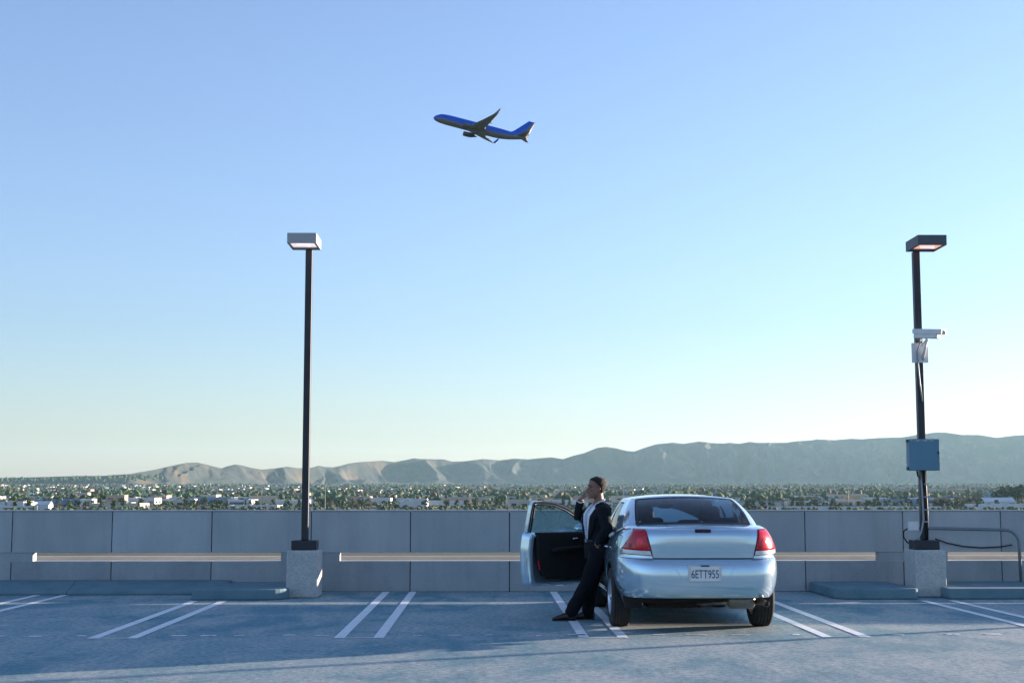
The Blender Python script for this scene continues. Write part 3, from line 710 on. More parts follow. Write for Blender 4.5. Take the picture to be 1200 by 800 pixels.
for k in range(24000):
    px = rng.uniform(-200, 1400); r = 1900 * (9800 / 1900) ** (rng.random() ** .9); p = spot(px, r)
    if noise.noise(Vector((p.x / 420, p.y / 800, 1))) < -0.25 and rng.random() < .75: continue
    h = min(13, rng.lognormvariate(1.85, .3)) * (1 + (r > 6000) * .2); blob(m, p, h, h * rng.uniform(.4, .75), rng.choice([0, 0, 1, 1, 2, 2, 3]))
for k in range(420):      # tree line along the low rise at the left
    px = rng.uniform(-150, 190); p = spot(px, 8700 + rng.uniform(-500, 500)); p.z += interp([(-150, 24), (0, 26), (85, 34), (190, 52)], px) * rng.uniform(.5, 1.0); h = rng.uniform(10, 26); blob(m, p, h, h * .5, rng.choice([0, 1, 2]))
o = m.build("distant_trees", M_leaf, recalc=False); tag(o, "distant tree cover of the valley, thinning into haze below the hills", "trees", kind="stuff")

m = MB()
for k in range(3000):
    px = rng.uniform(-120, 1320); r = 1330 * (2100 / 1330) ** rng.random(); p = spot(px, r); h = rng.uniform(1.4, 3.6); blob(m, p, h, h * rng.uniform(.5, 1.1), rng.choice([0, 1, 1, 2, 3]))
o = m.build("valley_shrubs", M_leaf, recalc=False); tag(o, "low shrubs and hedges filling the gaps between the nearest valley roofs", "shrubs", kind="stuff")
# poles standing in the town
M_pole = mat("mast_grey", (0.25, 0.26, 0.26), 0.6, col2=(.2, .2, .2), nscale=1)
def mast(px, r, y0, y1, lab, arm=False, th=0.35):
    p = spot(px, r); h = CAM.z + (578 - y0) / F * r - p.z
    m = MB(); m.tube([(0, 0, -2), (0, 0, h)], [th, th * .6], 8)
    if arm: m.tube([(0, 0, h * .45), (h * .12, 0, h * .62), (h * .34, 0, h * .74), (h * .52, 0, h * .76)], th * .5, 6)
    o = m.build("mast", M_pole, None, smooth=True); o.location = p; tag(o, lab, "mast")
mast(381, 620, 567, 600, "thin mast with a curved arm right of the bare lamp post", True, .22)
mast(730.5, 500, 559, 600, "thin dark mast behind the man, above the silver car", False, .13)
mast(994, 1500, 570, 596, "pale mast standing between the silver car and the camera post", False, .55)

# ---------------- air
hz = MB(); hz.box(-21000, 21000, -21000, 21000, -16.2, 640)
hm = bpy.data.materials.new("haze_air"); hm.use_nodes = True; t = hm.node_tree; t.nodes.remove(t.nodes["Principled BSDF"])
pv = t.nodes.new("ShaderNodeVolumePrincipled"); pv.inputs["Color"].default_value = (0.52, 0.84, 1.0, 1); pv.inputs["Density"].default_value = 1.7e-5; pv.inputs["Anisotropy"].default_value = 0.25
t.links.new(pv.outputs[0], t.nodes["Material Output"].inputs["Volume"])
o = hz.build("haze", hm); tag(o, kind="stuff"); o["label"] = "pale blue haze over the valley in front of the hills"; o["category"] = "haze"
# ================================================================== the parked car (car space: x right, y forward, origin on the ground under the rear axle)
M_paint = mat("silver_blue_paint", (0.55, 0.69, 0.79), 0.15, 0.62, col2=(0.535, 0.675, 0.775), nscale=900, ndetail=1, coat=1.0)
M_dark = mat("black_trim", (0.012, 0.012, 0.014), 0.45)
M_under = mat("underbody", (0.018, 0.018, 0.019), 0.8, col2=(0.03, 0.028, 0.026), nscale=6)
M_cabin = mat("cabin_dark", (0.005, 0.0055, 0.0065), 0.8, col2=(0.008, 0.0085, 0.009), nscale=12)
M_seat = mat("seat_cloth", (0.035, 0.036, 0.04), 0.9, col2=(0.025, 0.026, 0.03), nscale=40)
M_glassR = glass("tinted_glass", (0.66, 0.86, 0.85), 0.01, 1.38)
M_glassF = glass("clear_glass", (0.88, 0.96, 0.95), 0.01, 1.4)
M_glassD = glass("swirled_glass", (0.56, 0.78, 0.77), 0.03, 1.5, swirl=(0.34, (0.45, 0.55, 0.55)))  # pale diffuse swirls mixed into the pane
M_red = mat("red_lens", (0.52, 0.006, 0.022), 0.2, col2=(0.42, 0.004, 0.015), nscale=30, coat=.35, spec=.3)
M_redd = mat("dark_red_lens", (0.14, 0.002, 0.006), 0.15, coat=.3, spec=.3)
M_redb = mat("bright_red_lens", (0.85, 0.03, 0.06), 0.2, coat=.3, spec=.3)
M_clear = mat("clear_lens", (0.72, 0.72, 0.74), 0.18, col2=(0.55, 0.56, 0.58), nscale=50, coat=1.0)
M_tyre = mat("tyre_rubber", (0.018, 0.018, 0.019), 0.85, col2=(0.028, 0.027, 0.026), nscale=8)
M_rim = mat("alloy_rim", (0.55, 0.57, 0.6), 0.3, 0.85)
M_chrome = mat("chrome", (0.75, 0.76, 0.78), 0.12, 1.0)
M_exh = mat("exhaust_steel", (0.30, 0.27, 0.24), 0.4, 0.8, col2=(0.2, 0.17, 0.14), nscale=9)
M_plate = mat("plate_white", (0.74, 0.75, 0.76), 0.4, col2=(0.70, 0.71, 0.73), nscale=20)
M_ink = mat("plate_ink", (0.02, 0.03, 0.09), 0.5)
M_refl = mat("red_reflector", (0.35, 0.01, 0.02), 0.2, coat=1)

car = empty("parked_car", (at_z(808.5, 733).x, at_z(808.5, 733).y, 0), R(0.4))
tag(car, "silver blue four-door sedan parked nose to the wall with its front door open", "car")

ZB = 0.20; YF = 3.93
W_T = [(0.20, .80), (.30, .835), (.38, .862), (.45, .893), (.55, .918), (.65, .926), (.75, .922), (.85, .910), (.95, .888), (1.02, .862), (1.06, .835), (1.09, .80), (1.11, .755)]
R_T = [(0.20, -.80), (.33, -.93), (.385, -1.03), (.42, -1.075), (.50, -1.112), (.60, -1.125), (.70, -1.118), (.755, -1.095), (.782, -1.055), (.80, -1.035), (.86, -1.04), (.95, -1.048), (1.03, -1.046), (1.075, -1.03), (1.10, -.995), (1.11, -.95)]
F_T = [(0.20, 3.55), (.35, 3.85), (.5, 3.93), (.7, 3.92), (.9, 3.75), (1.11, 3.35)]
TOP = [(-1.2, 1.105), (-.9, 1.118), (-.4, 1.135), (0, 1.115), (.3, 1.08), (1.0, 1.035), (2.1, 1.01), (2.5, 1.0), (3.2, .90), (3.7, .80), (3.95, .72)]
NR_, NF_ = 6.0, 4.5
def ytop(y): return sinterp(TOP, y)
def plan_y(ax, z, rear=True):        # |x| -> y on the tail (or nose) of the shell at height level z
    w_ = .985 * sinterp(W_T, z); q = min(ax / w_, 0.99999)
    if rear:
        r = sinterp(R_T, z); L = 1.3 - r; return 1.3 - L * (1 - q ** NR_) ** (1 / NR_)
    f = sinterp(F_T, z); return 1.3 + (f - 1.3) * (1 - q ** NF_) ** (1 / NF_)
def zlev(z, y): return ZB + (z - ZB) * (ytop(y) - ZB) / (1.11 - ZB)
def side_x(y, z):                    # half width at station y, level z
    w_ = .985 * sinterp(W_T, z)
    if y < 1.3: r = sinterp(R_T, z); q = (1.3 - y) / (1.3 - r); n = NR_
    else: f = sinterp(F_T, z); q = (y - 1.3) / (f - 1.3); n = NF_
    return w_ * (1 - min(q, 1) ** n) ** (1 / n)
def tailp(x, z, off=0.0):            # point on the tail with an outward offset
    def P(x, z):
        y = plan_y(abs(x), z); return Vector((x, y, zlev(z, y)))
    p = P(x, z); e = 0.004
    sx = -1 if x > 0 else 1
    dx = (P(x + sx * e, z) - p) * sx; dz = P(x, z + e) - p
    n = dx.cross(dz).normalized()
    if n.y > 0.2 or n.length < .5: n = -n
    if n.y > 0: n = -n if abs(n.x) < .5 else n
    if n.x * x < 0 and abs(n.x) > .3: n = -n
    return p + n * off

# shell ------------------------------------------------------------
zs = [0.20, .25, .30, .34, .38, .41, .44, .48, .53, .58, .63, .68, .72, .75, .77, .783, .795, .81, .85, .90, .95, 1.0, 1.03, 1.06, 1.08, 1.095, 1.105, 1.11]
NP = 72                              # points per half outline, tail -> nose
def half(z):
    out = []
    w_ = .985 * sinterp(W_T, z); r = sinterp(R_T, z); f = sinterp(F_T, z)
    for k in range(NP + 1):
        t = k / NP
        if t <= 0.5:
            a = math.pi / 2 * (t / .5); n = NR_
            x = w_ * math.sin(a) ** (2 / n) if a > 0 else 0; y = 1.3 - (1.3 - r) * max(math.cos(a), 0) ** (2 / n)
        else:
            a = math.pi / 2 * ((t - .5) / .5); n = NF_
            x = w_ * max(math.cos(a), 0) ** (2 / n); y = 1.3 + (f - 1.3) * math.sin(a) ** (2 / n)
        out.append((x, y))
    # finer over the flat tail: re-sample x evenly near the centre
    return out
m = MB(); rows = []
for z in zs:
    h = half(z); ring = [Vector((x, y, zlev(z, y))) for x, y in h] + [Vector((-x, y, zlev(z, y))) for x, y in h[-2:0:-1]]
    rows.append(ring)
m.grid(rows, False, True)
# deck and bonnet: strips across between mirrored outline points, gently crowned
top = rows[-1]; n = len(top); b0 = len(zs) * n - n
NX = 10
def across(k):
    p = top[k]; q = top[(n - k) % n]; out = []
    for j in range(NX + 1):
        u = 1 - 2 * j / NX; out.append(Vector((p.x * u, p.y, p.z + 0.022 * (1 - u * u))))
    return out
tr = [across(k) for k in range(1, NP)]
tail0 = [top[0]] * (NX + 1); nose0 = [top[NP]] * (NX + 1)
m.grid([tail0] + tr + [nose0])
bt = rows[0]
m.grid([[bt[0]] * 2] + [[bt[k], bt[(n - k) % n]] for k in range(1, NP)] + [[bt[NP]] * 2])
shell = m.build("shell_tmp", [M_paint, M_under], None, smooth=True)
bm = bmesh.new(); bm.from_mesh(shell.data); bmesh.ops.remove_doubles(bm, verts=bm.verts, dist=1e-4)
bmesh.ops.dissolve_degenerate(bm, edges=bm.edges, dist=1e-5); bmesh.ops.recalc_face_normals(bm, faces=bm.faces); bm.to_mesh(shell.data); bm.free()
cut = MB(); cut.mi = 1
for sx in (-1, 1):
    for yy in (0.0, 2.81):
        cut.tube([(sx * 0.50, yy, .335), (sx * 1.1, yy, .335)], 0.385, 40)
cutter = cut.build("cut_tmp", [M_paint, M_under])
cut2 = MB(); cut2.mi = 1
cut2.prism([(1.10, .36), (2.02, .36), (2.10, .55), (2.08, 1.3), (1.04, 1.3), (1.05, .5)], -1.1, -0.30, 'X')
cutter2 = cut2.build("cut2_tmp", [M_paint, M_under])
cut3 = MB(); cut3.mi = 1
cut3.prism([(-1.6, .10), (-1.6, .392), (-.45, .375), (-.30, .10)], -1.2, 1.2, 'X')
cutter3 = cut3.build("cut3_tmp", [M_paint, M_under])
cut4 = MB(); cut4.mi = 1; cut4.box(-.585, .585, -.62, 4.3, .05, .305); cutter4 = cut4.build("cut4_tmp", [M_paint, M_under])
for c_ in (cutter, cutter2, cutter3, cutter4):
    q = shell.modifiers.new("b", 'BOOLEAN'); q.operation = 'DIFFERENCE'; q.object = c_; q.solver = 'EXACT'
bm_mesh = eval_mesh(shell); drop(shell); drop(cutter); drop(cutter2); drop(cutter3); drop(cutter4)
# split the shell into body, rear bumper and underbody by region
def sub_mesh(name, src, keep, mats):
    bm = bmesh.new(); bm.from_mesh(src)
    bmesh.ops.delete(bm, geom=[f for f in bm.faces if not keep(f)], context='FACES')
    me = bpy.data.meshes.new(name); bm.to_mesh(me); bm.free()
    for q in mats: me.materials.append(q)
    o = bpy.data.objects.new(name, me); COL.objects.link(o); o.parent = car
    return o
def is_bump(f):
    c = f.calc_center_median(); return c.y < -0.52 and c.z < .787 and f.material_index == 0 and c.z > .24
def is_under(f):
    c = f.calc_center_median(); return f.normal.z < -.9 and c.z < .41
body = sub_mesh("body", bm_mesh, lambda f: not is_bump(f) and not is_under(f), [M_paint, M_under])
bump = sub_mesh("rear_bumper", bm_mesh, is_bump, [M_paint, M_under])
floor_ = sub_mesh("underbody", bm_mesh, is_under, [M_under, M_under])
# crown above cabin: the shell's deck under the roof stays dark (parcel shelf / dash)
for f in body.data.polygons:
    c = f.center
    if f.normal.z > .8 and c.z > .95 and -.36 < c.y < 2.3 and abs(c.x) < .72: f.material_index = 1

# greenhouse ---------------------------------------------------------
KEY = {  # name: (x, y, z) at the belt, (x, y, z) at the roof edge
    0: ((0, -.50, 1.135), (0, .40, 1.462)), 1: ((.645, -.37, 1.125), (.555, .47, 1.432)), 2: ((.775, -.16, 1.075), (.605, .60, 1.418)),
    3: ((.815, .12, 1.05), (.622, .78, 1.415)), 4: ((.822, .98, 1.015), (.632, 1.06, 1.425)), 5: ((.822, 1.08, 1.01), (.632, 1.14, 1.425)),
    6: ((.80, 2.10, .985), (.595, 1.66, 1.412)), 7: ((.74, 2.34, .985), (.545, 1.76, 1.415)), 8: ((0, 2.62, .99), (0, 1.82, 1.45))}
def kp(k, u, s=1):
    a, b = Vector(KEY[k][0]), Vector(KEY[k][1]); p = a.lerp(b, u); bul = 4 * u * (1 - u)
    if k in (0, 1): p += Vector((0.012 if k else 0, -0.035, 0.03)) * bul
    elif k in (7, 8): p += Vector((0.012 if k == 7 else 0, 0.03, 0.03)) * bul
    else: p += Vector((0.03, 0, 0.01)) * bul
    return Vector((p.x * s, p.y, p.z))
def rearw(x_, u, off=0.0):     # x_ in -1..1 across the back window
    c, r = kp(0, u), kp(1, u); q = x_ * x_
    return Vector((r.x * x_, c.y + (r.y - c.y) * q - off, c.z + (r.z - c.z) * q + off * .6))
def frontw(x_, u, off=0.0):
    c, r = kp(8, u), kp(7, u); q = x_ * x_
    return Vector((r.x * x_, c.y + (r.y - c.y) * q + off, c.z + (r.z - c.z) * q + off * .5))
def lin(a, b, n): return [a + (b - a) * i / n for i in range(n + 1)]
cab = MB()
US = lin(0, 1, 10)
UL, UH = 0.06, 0.925
for s in (-1, 1):
    cab.grid([[kp(1, u, s).lerp(kp(2, u, s), t) + Vector((s * .018 * 4 * t * (1 - t), -.012 * 4 * t * (1 - t), 0)) for t in lin(0, 1, 6)] for u in US])   # C pillar, rounded
    cab.grid([[kp(2, u, s).lerp(kp(3, u, s), t) for t in lin(0, 1, 5)] for u in US])
    cab.grid([[kp(4, u, s).lerp(kp(5, u, s), t) for t in lin(0, 1, 2)] for u in US])
    cab.grid([[kp(6, u, s).lerp(kp(7, u, s), t) + Vector((s * .012 * 4 * t * (1 - t), 0.006, 0)) for t in lin(0, 1, 5)] for u in US])
    for (a, b) in ((3, 4), (5, 6)):
        cab.grid([[kp(a, u, s).lerp(kp(b, u, s), t) for t in lin(0, 1, 10)] for u in lin(UH - .03, 1, 3)])
        if not (s == -1 and a == 5): cab.grid([[kp(a, u, s).lerp(kp(b, u, s), t) for t in lin(0, 1, 10)] for u in lin(0, UL, 2)])
cab.grid([[rearw(x, u) for x in lin(-1, 1, 24)] for u in lin(UH, 1, 3)]); cab.grid([[rearw(x, u) for x in lin(-1, 1, 24)] for u in lin(0, .045, 2)])
cab.grid([[frontw(x, u) for x in lin(-1, 1, 24)] for u in lin(UH, 1, 3)]); cab.grid([[frontw(x, u) for x in lin(-1, 1, 24)] for u in lin(0, .04, 2)])
# roof skin
sidep = [Vector(KEY[1][1])]
for a, b in ((1, 2), (2, 3), (3, 4), (4, 5), (5, 6), (6, 7)):
    for t in lin(0, 1, 4)[1:]:
        p = Vector(KEY[a][1]).lerp(Vector(KEY[b][1]), t)
        if (a, b) == (1, 2): p += Vector((.018 * 4 * t * (1 - t), -.012 * 4 * t * (1 - t), 0))
        sidep.append(p)
rr_ = []
for i, p in enumerate(sidep):
    t = (p.y - sidep[0].y) / (sidep[-1].y - sidep[0].y)
    yc = lerp(KEY[0][1][1], KEY[8][1][1], t); zc = lerp(KEY[0][1][2], KEY[8][1][2], t) + 0.022 * 4 * t * (1 - t)
    rr_.append([Vector((p.x * x, yc + (p.y - yc) * x * x, zc + (p.z - zc) * abs(x) ** 2.4)) for x in lin(-1, 1, 24)])
cab.grid(rr_)
cabin = cab.build("roof", M_paint, car, smooth=True)
bm = bmesh.new(); bm.from_mesh(cabin.data); bmesh.ops.remove_doubles(bm, verts=bm.verts, dist=2e-3); bmesh.ops.recalc_face_normals(bm, faces=bm.faces); bm.to_mesh(cabin.data); bm.free()
for p in cabin.data.polygons: p.use_smooth = True
# back window with a black border
g = MB(); g.grid([[rearw(x, u, -.004) for x in lin(-.985, .985, 24)] for u in lin(.035, .935, 12)])
rw = g.build("rear_window", M_glassR, car, smooth=True)
bd = MB()
def strip(fn, x0, x1, u0, u1, off, nx=24, nu=2): bd.grid([[fn(x, u, off) for x in lin(x0, x1, nx)] for u in lin(u0, u1, nu)])
strip(rearw, -.985, .985, .03, .085, .002); strip(rearw, -.985, .985, .90, .94, .002); strip(rearw, -.985, -.945, .085, .90, .002, 2, 10); strip(rearw, .945, .985, .085, .90, .002, 2, 10)
bd.build("window_seal", M_dark, rw, smooth=True)
g = MB(); g.grid([[frontw(x, u, -.004) for x in lin(-.99, .99, 24)] for u in lin(.03, .93, 10)]); g.build("windshield", M_glassF, car, smooth=True)
# side windows: rear left, rear right, front right
for nm, s, a, b in (("rear_door_window", -1, 3, 4), ("rear_door_window", 1, 3, 4), ("front_door_window", 1, 5, 6)):
    g = MB(); g.grid([[kp(a, u, s).lerp(kp(b, u, s), t) - Vector((s * .006, 0, 0)) for t in lin(0, 1, 8)] for u in lin(.05, .91, 8)])
    gw = g.build(nm, M_glassF, car, smooth=True)
    e = MB()
    for (t0, t1, u0, u1) in ((0, 1, .05, .085), (0, 1, .875, .90), (0, .03, .085, .875), (.97, 1, .085, .875)) + (((.20, .235, .085, .875),) if a == 3 else ()):
        e.grid([[kp(a, u, s).lerp(kp(b, u, s), t) + Vector((s * .003, 0, 0)) for t in lin(t0, t1, 6)] for u in lin(u0, u1, 6)])
    e.build("window_seal", M_dark, gw, smooth=True)

# boot lid, standing 4 mm proud with dark shut lines
def zx(zz): return lerp(.53, .597, (zz - .80) / .29)
mb = MB(); ZZ = lin(.803, 1.092, 18)
mb.grid([[tailp(x * zx(z), z, .005) for x in lin(-1, 1, 28)] for z in ZZ])
lid = mb.build("trunk_lid", M_paint, car, smooth=True, recalc=True)
sm = MB()
for s in (-1, 1): sm.tube([tailp(s * (zx(z) + .004), z, .003) for z in ZZ], .004, 6)
sm.tube([tailp(x * (zx(.8) + .004), .799, .003) for x in lin(-1, 1, 30)], .0045, 6)
sm.build("shut_line", M_dark, lid)
sm = MB(); sm.tube([tailp(x * zx(.87) * .99, .868, .007) for x in lin(-1, 1, 30)], .004, 6)
sm.build("crease", M_paint, lid, smooth=True)
# third brake light
m = MB(); zc = 1.078
m.grid([[tailp(x, z, .012) for x in lin(-.085, .085, 8)] for z in (zc - .012, zc - .004, zc + .004, zc + .012)]); m.build("high_brake_light", mat("unlit_brake_lens", (0.03, 0.002, 0.004), 0.25), car, smooth=True, solid=.01)
# tail lights
def quadpatch(c, off, nu=10, nv=10):     # corners (x,z): bottom inner, bottom outer, top outer, top inner
    return [[tailp(*[lerp(lerp(c[0][i], c[1][i], a), lerp(c[3][i], c[2][i], a), b) for i in (0, 1)], off) for a in lin(0, 1, nu)] for b in lin(0, 1, nv)]
for s in (-1, 1):
    ci = lambda z: zx(z) + .012
    red = [(s * ci(.878), .878), (s * .825, .878), (s * .705, 1.085), (s * (ci(1.085) - .01), 1.085)]
    m = MB(); m.grid(quadpatch(red, .014)); tl = m.build("tail_light", M_red, car, smooth=True, solid=.012)
    wt = [(s * ci(.835), .835), (s * .835, .835), (s * .826, .876), (s * ci(.876), .876)]
    m = MB(); m.grid(quadpatch(wt, .014)); m.build("reverse_lens", M_clear, tl, smooth=True, solid=.012)
    for (cx, cz, r, mt, nm, of) in ((.655, .965, .060, M_redd, "lamp_ring", .022), (.655, .965, .040, M_redb, "lamp_core", .026), (.745, .925, .034, M_redd, "lamp_ring", .022)):
        m = MB(); c = tailp(s * cx, cz, of); rows_ = [[c] * 20]
        for q in (.5, 1.0): rows_.append([tailp(s * cx + r * q * math.cos(a) * .8, cz + r * q * math.sin(a), of - .004 * q) for a in [2 * math.pi * k / 20 for k in range(20)]])
        m.grid(rows_, False, True); m.build(nm, mt, tl, smooth=True)
    m = MB(); out = [tailp(s * lerp(ci(.832), ci(1.075), t) * 1 , lerp(.832, 1.075, t), .004) for t in lin(0, 1, 10)]
    m.tube(out, .004, 6); m.tube([tailp(s * lerp(ci(.832), .838, t), .831, .004) for t in lin(0, 1, 10)], .0035, 6); m.build("lamp_gap", M_dark, tl)
# bumper shut line and lower valance
m = MB(); m.tube([tailp(x, .789, .001) for x in lin(-.86, .86, 40)], .003, 6)
for s in (-1, 1): m.tube([Vector((s * (side_x(y, .789) + .001), y, zlev(.789, y))) for y in lin(-.95, -.52, 10)], .003, 6)
m.build("bumper_gap", M_dark, bump)
# plate recess edges and plate
pz = .648
pl = empty("license_plate", (0, 0, 0)); pl.parent = car
yb = plan_y(0, pz) - .006
m = MB(); m.box(-.176, .176, yb - .012, yb + .02, pz - .088, pz + .088); fr = m.build("plate_frame", M_rim, car, bevel=.004)
bpy.data.objects.remove(pl)
m = MB(); m.box(-.153, .153, yb - .016, yb - .0125, pz - .078, pz + .070); plt = m.build("license_plate", M_plate, car, bevel=.003)
fr.name = "plate_frame"; fr.parent = car
tm = text_mesh("6ETT955", .122, .0008, .66); tm.materials.append(M_ink)
to = bpy.data.objects.new("plate_number", tm); COL.objects.link(to); to.parent = plt; to.location = (0, yb - .0185, pz - .012); to.rotation_euler = (math.pi / 2, 0, 0)
m = MB(); m.box(-.045, .045, yb - .026, yb - .0165, pz + .072, pz + .086); m.build("plate_lamp", M_dark, car, bevel=.003)
# shallow step that frames the plate
m = MB()
for s in (-1, 1): m.tube([tailp(s * lerp(.33, .25, t), lerp(.735, .60, t), .000) for t in lin(0, 1, 8)], .003, 6)
m.tube([tailp(x, .735, .000) for x in lin(-.33, .33, 16)], .003, 6)
m.build("bumper_crease", M_paint, bump, smooth=True)
# door shut lines on the left flank, handle, fuel flap
def flank(y, z, off=.002, s=-1): return Vector((s * (side_x(y, z) + off), y, zlev(z, y)))
m = MB()
m.tube([flank(lerp(.40, .12, ((z - .40) / .65) ** 1.5), z) for z in lin(.62, 1.05, 10)], .003, 6)
m.tube([flank(1.045, z) for z in lin(.36, 1.0, 10)], .003, 6); m.tube([flank(y, .36) for y in lin(.42, 1.04, 8)], .003, 6)
m.tube([flank(lerp(.40, .42, t), lerp(.62, .36, t)) for t in lin(0, 1, 6)], .003, 6)
rd = m.build("door_gap", M_dark, body)
m = MB(); m.tube([flank(.30, .90, .012), flank(.34, .905, .032), flank(.46, .905, .034), flank(.52, .90, .012)], .012, 8); m.build("door_handle", M_chrome, car, smooth=True)
m = MB(); m.tube([flank(-.38 + .075 * math.cos(a), .90 + .07 * math.sin(a), .001) for a in lin(0, 2 * math.pi, 24)], .0025, 5); m.build("fuel_flap_gap", M_dark, body)
m = MB(); m.tube([flank(y, .345, .001) for y in lin(.46, 2.3, 12)], [.02] * 13, 8); m.build("sill_trim", M_paint, car, smooth=True)

# wheels
def wheel(x, y, out):
    c = (x, y, .332)
    t = MB(); hw = .1075; prof = [(-hw, .205), (-hw - .006, .27), (-hw + .006, .315), (-hw + .022, .328)]
    for k in range(5):
        a = -.072 + .036 * k; prof += [(a - .0045, .332), (a - .004, .323), (a + .004, .323), (a + .0045, .332)]
    prof += [(hw - .022, .328), (hw - .006, .315), (hw + .006, .27), (hw, .205), (hw - .03, .20), (-hw + .03, .20)]
    w_ = empty("wheel", c); w_.parent = car
    tb = t.lathe(prof, 'X', (0, 0, 0), 56, True); to_ = t.build("tyre", M_tyre, w_, smooth=False)
    m = MB(); xo = out * (hw - .004)
    m.lathe([(xo, .207), (xo + out * .006, .20), (xo - out * .02, .188), (-xo, .185), (-xo, .205)], 'X', (0, 0, 0), 48)
    for k in range(5):
        a = 2 * math.pi * k / 5 + .3
        d = Vector((0, math.cos(a), math.sin(a))); s_ = Vector((0, -math.sin(a), math.cos(a)))
        o0 = Vector((xo - out * .012, 0, 0))
        pts = [o0 + d * .03 + s_ * .03, o0 + d * .195 + s_ * .042, o0 + d * .195 - s_ * .042, o0 + d * .03 - s_ * .03]
        m.add(pts + [p - Vector((out * .03, 0, 0)) for p in pts], [(0, 1, 2, 3), (4, 7, 6, 5), (0, 4, 5, 1), (1, 5, 6, 2), (2, 6, 7, 3), (3, 7, 4, 0)])
    m.lathe([(xo + out * .002, 0.0001), (xo + out * .002, .035), (xo - out * .02, .045)], 'X', (0, 0, 0), 24)
    m.build("rim", M_rim, w_)
    m = MB(); m.lathe([(xo - out * .05, .0001), (xo - out * .05, .15), (xo - out * .07, .15), (xo - out * .07, .0001)], 'X', (0, 0, 0), 32); m.build("brake_disc", M_exh, w_)
    return w_
for sx in (-1, 1):
    for yy in (0.0, 2.81): wheel(sx * .797, yy, sx)
# underneath: axle, muffler, pipe, tank
m = MB(); m.tube([(-.70, 0, .30), (.70, 0, .30)], .04, 12); m.box(-.45, .15, .15, .7, .19, .30); m.build("rear_axle", M_under, car)
m = MB(); m.tube([(.30, -.72, .335), (.33, -.725, .335), (.57, -.74, .335), (.60, -.745, .335)], [.05, .085, .085, .05], 18, flat=1.0); mf = m.build("muffler", M_exh, car, smooth=True)
m = MB(); m.tube([(.60, -.74, .325), (.655, -.80, .325), (.665, -.93, .325), (.665, -1.04, .322)], .03, 14, caps=False); m.tube([(.36, -.75, .32), (.1, -.4, .28), (.1, .6, .24)], .025, 10); m.build("exhaust_pipe", M_exh, mf, smooth=True, solid=.003)

# interior that shows through the glass
m = MB()
def cushion(m, x, y, z0, z1, w_, d, tilt=.12):
    rows_ = []
    for t in lin(0, 1, 6):
        z = lerp(z0, z1, t); yy = y - tilt * (z - z0); k = 1 - .12 * t - (.25 if t == 1 else 0)
        rows_.append([Vector((x + w_ * k * math.copysign(abs(math.cos(a)) ** .6, math.cos(a)), yy + d * (1 - (.5 if t == 1 else 0)) * math.copysign(abs(math.sin(a)) ** .6, math.sin(a)), z)) for a in [2 * math.pi * q / 20 for q in range(20)]])
    m.loft(rows_)
for x in (-.40, .40):
    s_ = MB(); cushion(s_, x, 1.12, .45, 1.14, .25, .07); st = s_.build("front_seat", M_seat, car, smooth=True)
    s_ = MB(); cushion(s_, x, 1.00, 1.155, 1.335, .135, .055); s_.tube([(x - .06, 1.01, 1.1), (x - .06, 1.01, 1.17)], .008, 6); s_.tube([(x + .06, 1.01, 1.1), (x + .06, 1.01, 1.17)], .008, 6); s_.build("headrest", M_seat, st, smooth=True)
for x in (-.42, 0.0, .42):
    s_ = MB(); cushion(s_, x, -.02, 1.10, 1.215 if x else 1.19, .14, .05); s_.build("rear_headrest", M_seat, car, smooth=True)
s_ = MB(); s_.box(-.62, -.32, 1.25, 1.75, .40, .52); s_.build("seat_cushion", M_seat, car, bevel=.04, seg=3)
s_ = MB(); s_.lathe([(0, .0001), (.012, .03)], 'Y', (-.4, 1.95, 1.02), 12)
ring = [Vector((-.40 + .18 * math.cos(a), 1.93 + .05 * math.sin(a), 1.02 + .17 * math.sin(a))) for a in lin(0, 2 * math.pi, 32)]
s_.tube(ring, .016, 8); s_.build("steering_wheel", M_dark, car, smooth=True)
s_ = MB(); s_.box(-.72, .72, 2.0, 2.35, .86, 1.02); s_.build("dashboard", M_cabin, car, bevel=.04, seg=3)
s_ = MB(); c = Vector((-.02, 1.83, 1.33)); s_.ball(c, .12, .02, .035, 8); s_.tube([c, c + Vector((0, .05, .09))], .008, 6); s_.build("interior_mirror", M_dark, car, smooth=True)
# right door mirror
s_ = MB(); c = Vector((.98, 2.02, 1.02)); s_.ball(c, .10, .06, .07, 8); s_.tube([(.82, 2.06, .99), c], .03, 8); s_.build("side_mirror", M_paint, car, smooth=True)
# aerial stub omitted: none seen

# open driver's door: built in its own plane (u from hinge to latch, w outwards), then swung out
al = R(58.5)
hinge = Vector((-.885, 2.10, 0)); du = Vector((-math.sin(al), -math.cos(al), 0)); dw = Vector((-math.cos(al), math.sin(al), 0))   # dw points to the outer skin
def D(u, w_, z): return hinge + du * u + dw * w_ + Vector((0, 0, z))
LOW = [(0.02, .42), (0.06, .36), (.20, .34), (.60, .335), (.98, .335), (1.06, .34), (1.09, .37), (1.10, .47), (1.105, .62), (1.105, .80), (1.09, .97), (1.075, 1.0)]
FRT = [(1.072, 1.10), (1.066, 1.25), (1.06, 1.34), (1.04, 1.385), (.90, 1.395), (.72, 1.378), (.52, 1.315), (.34, 1.225), (.16, 1.115), (.03, 1.02), (0.0, .95)]
full = LOW + FRT + [(0.0, .6)]
def wz(z): return .055 * math.sin(max(0, min(1, (z - .3) / .75)) * math.pi * .75 + .3) - max(0, z - 1.0) * .26     # outer skin bulges, frame leans in
door = MB()
cx_, cz_ = .55, .70
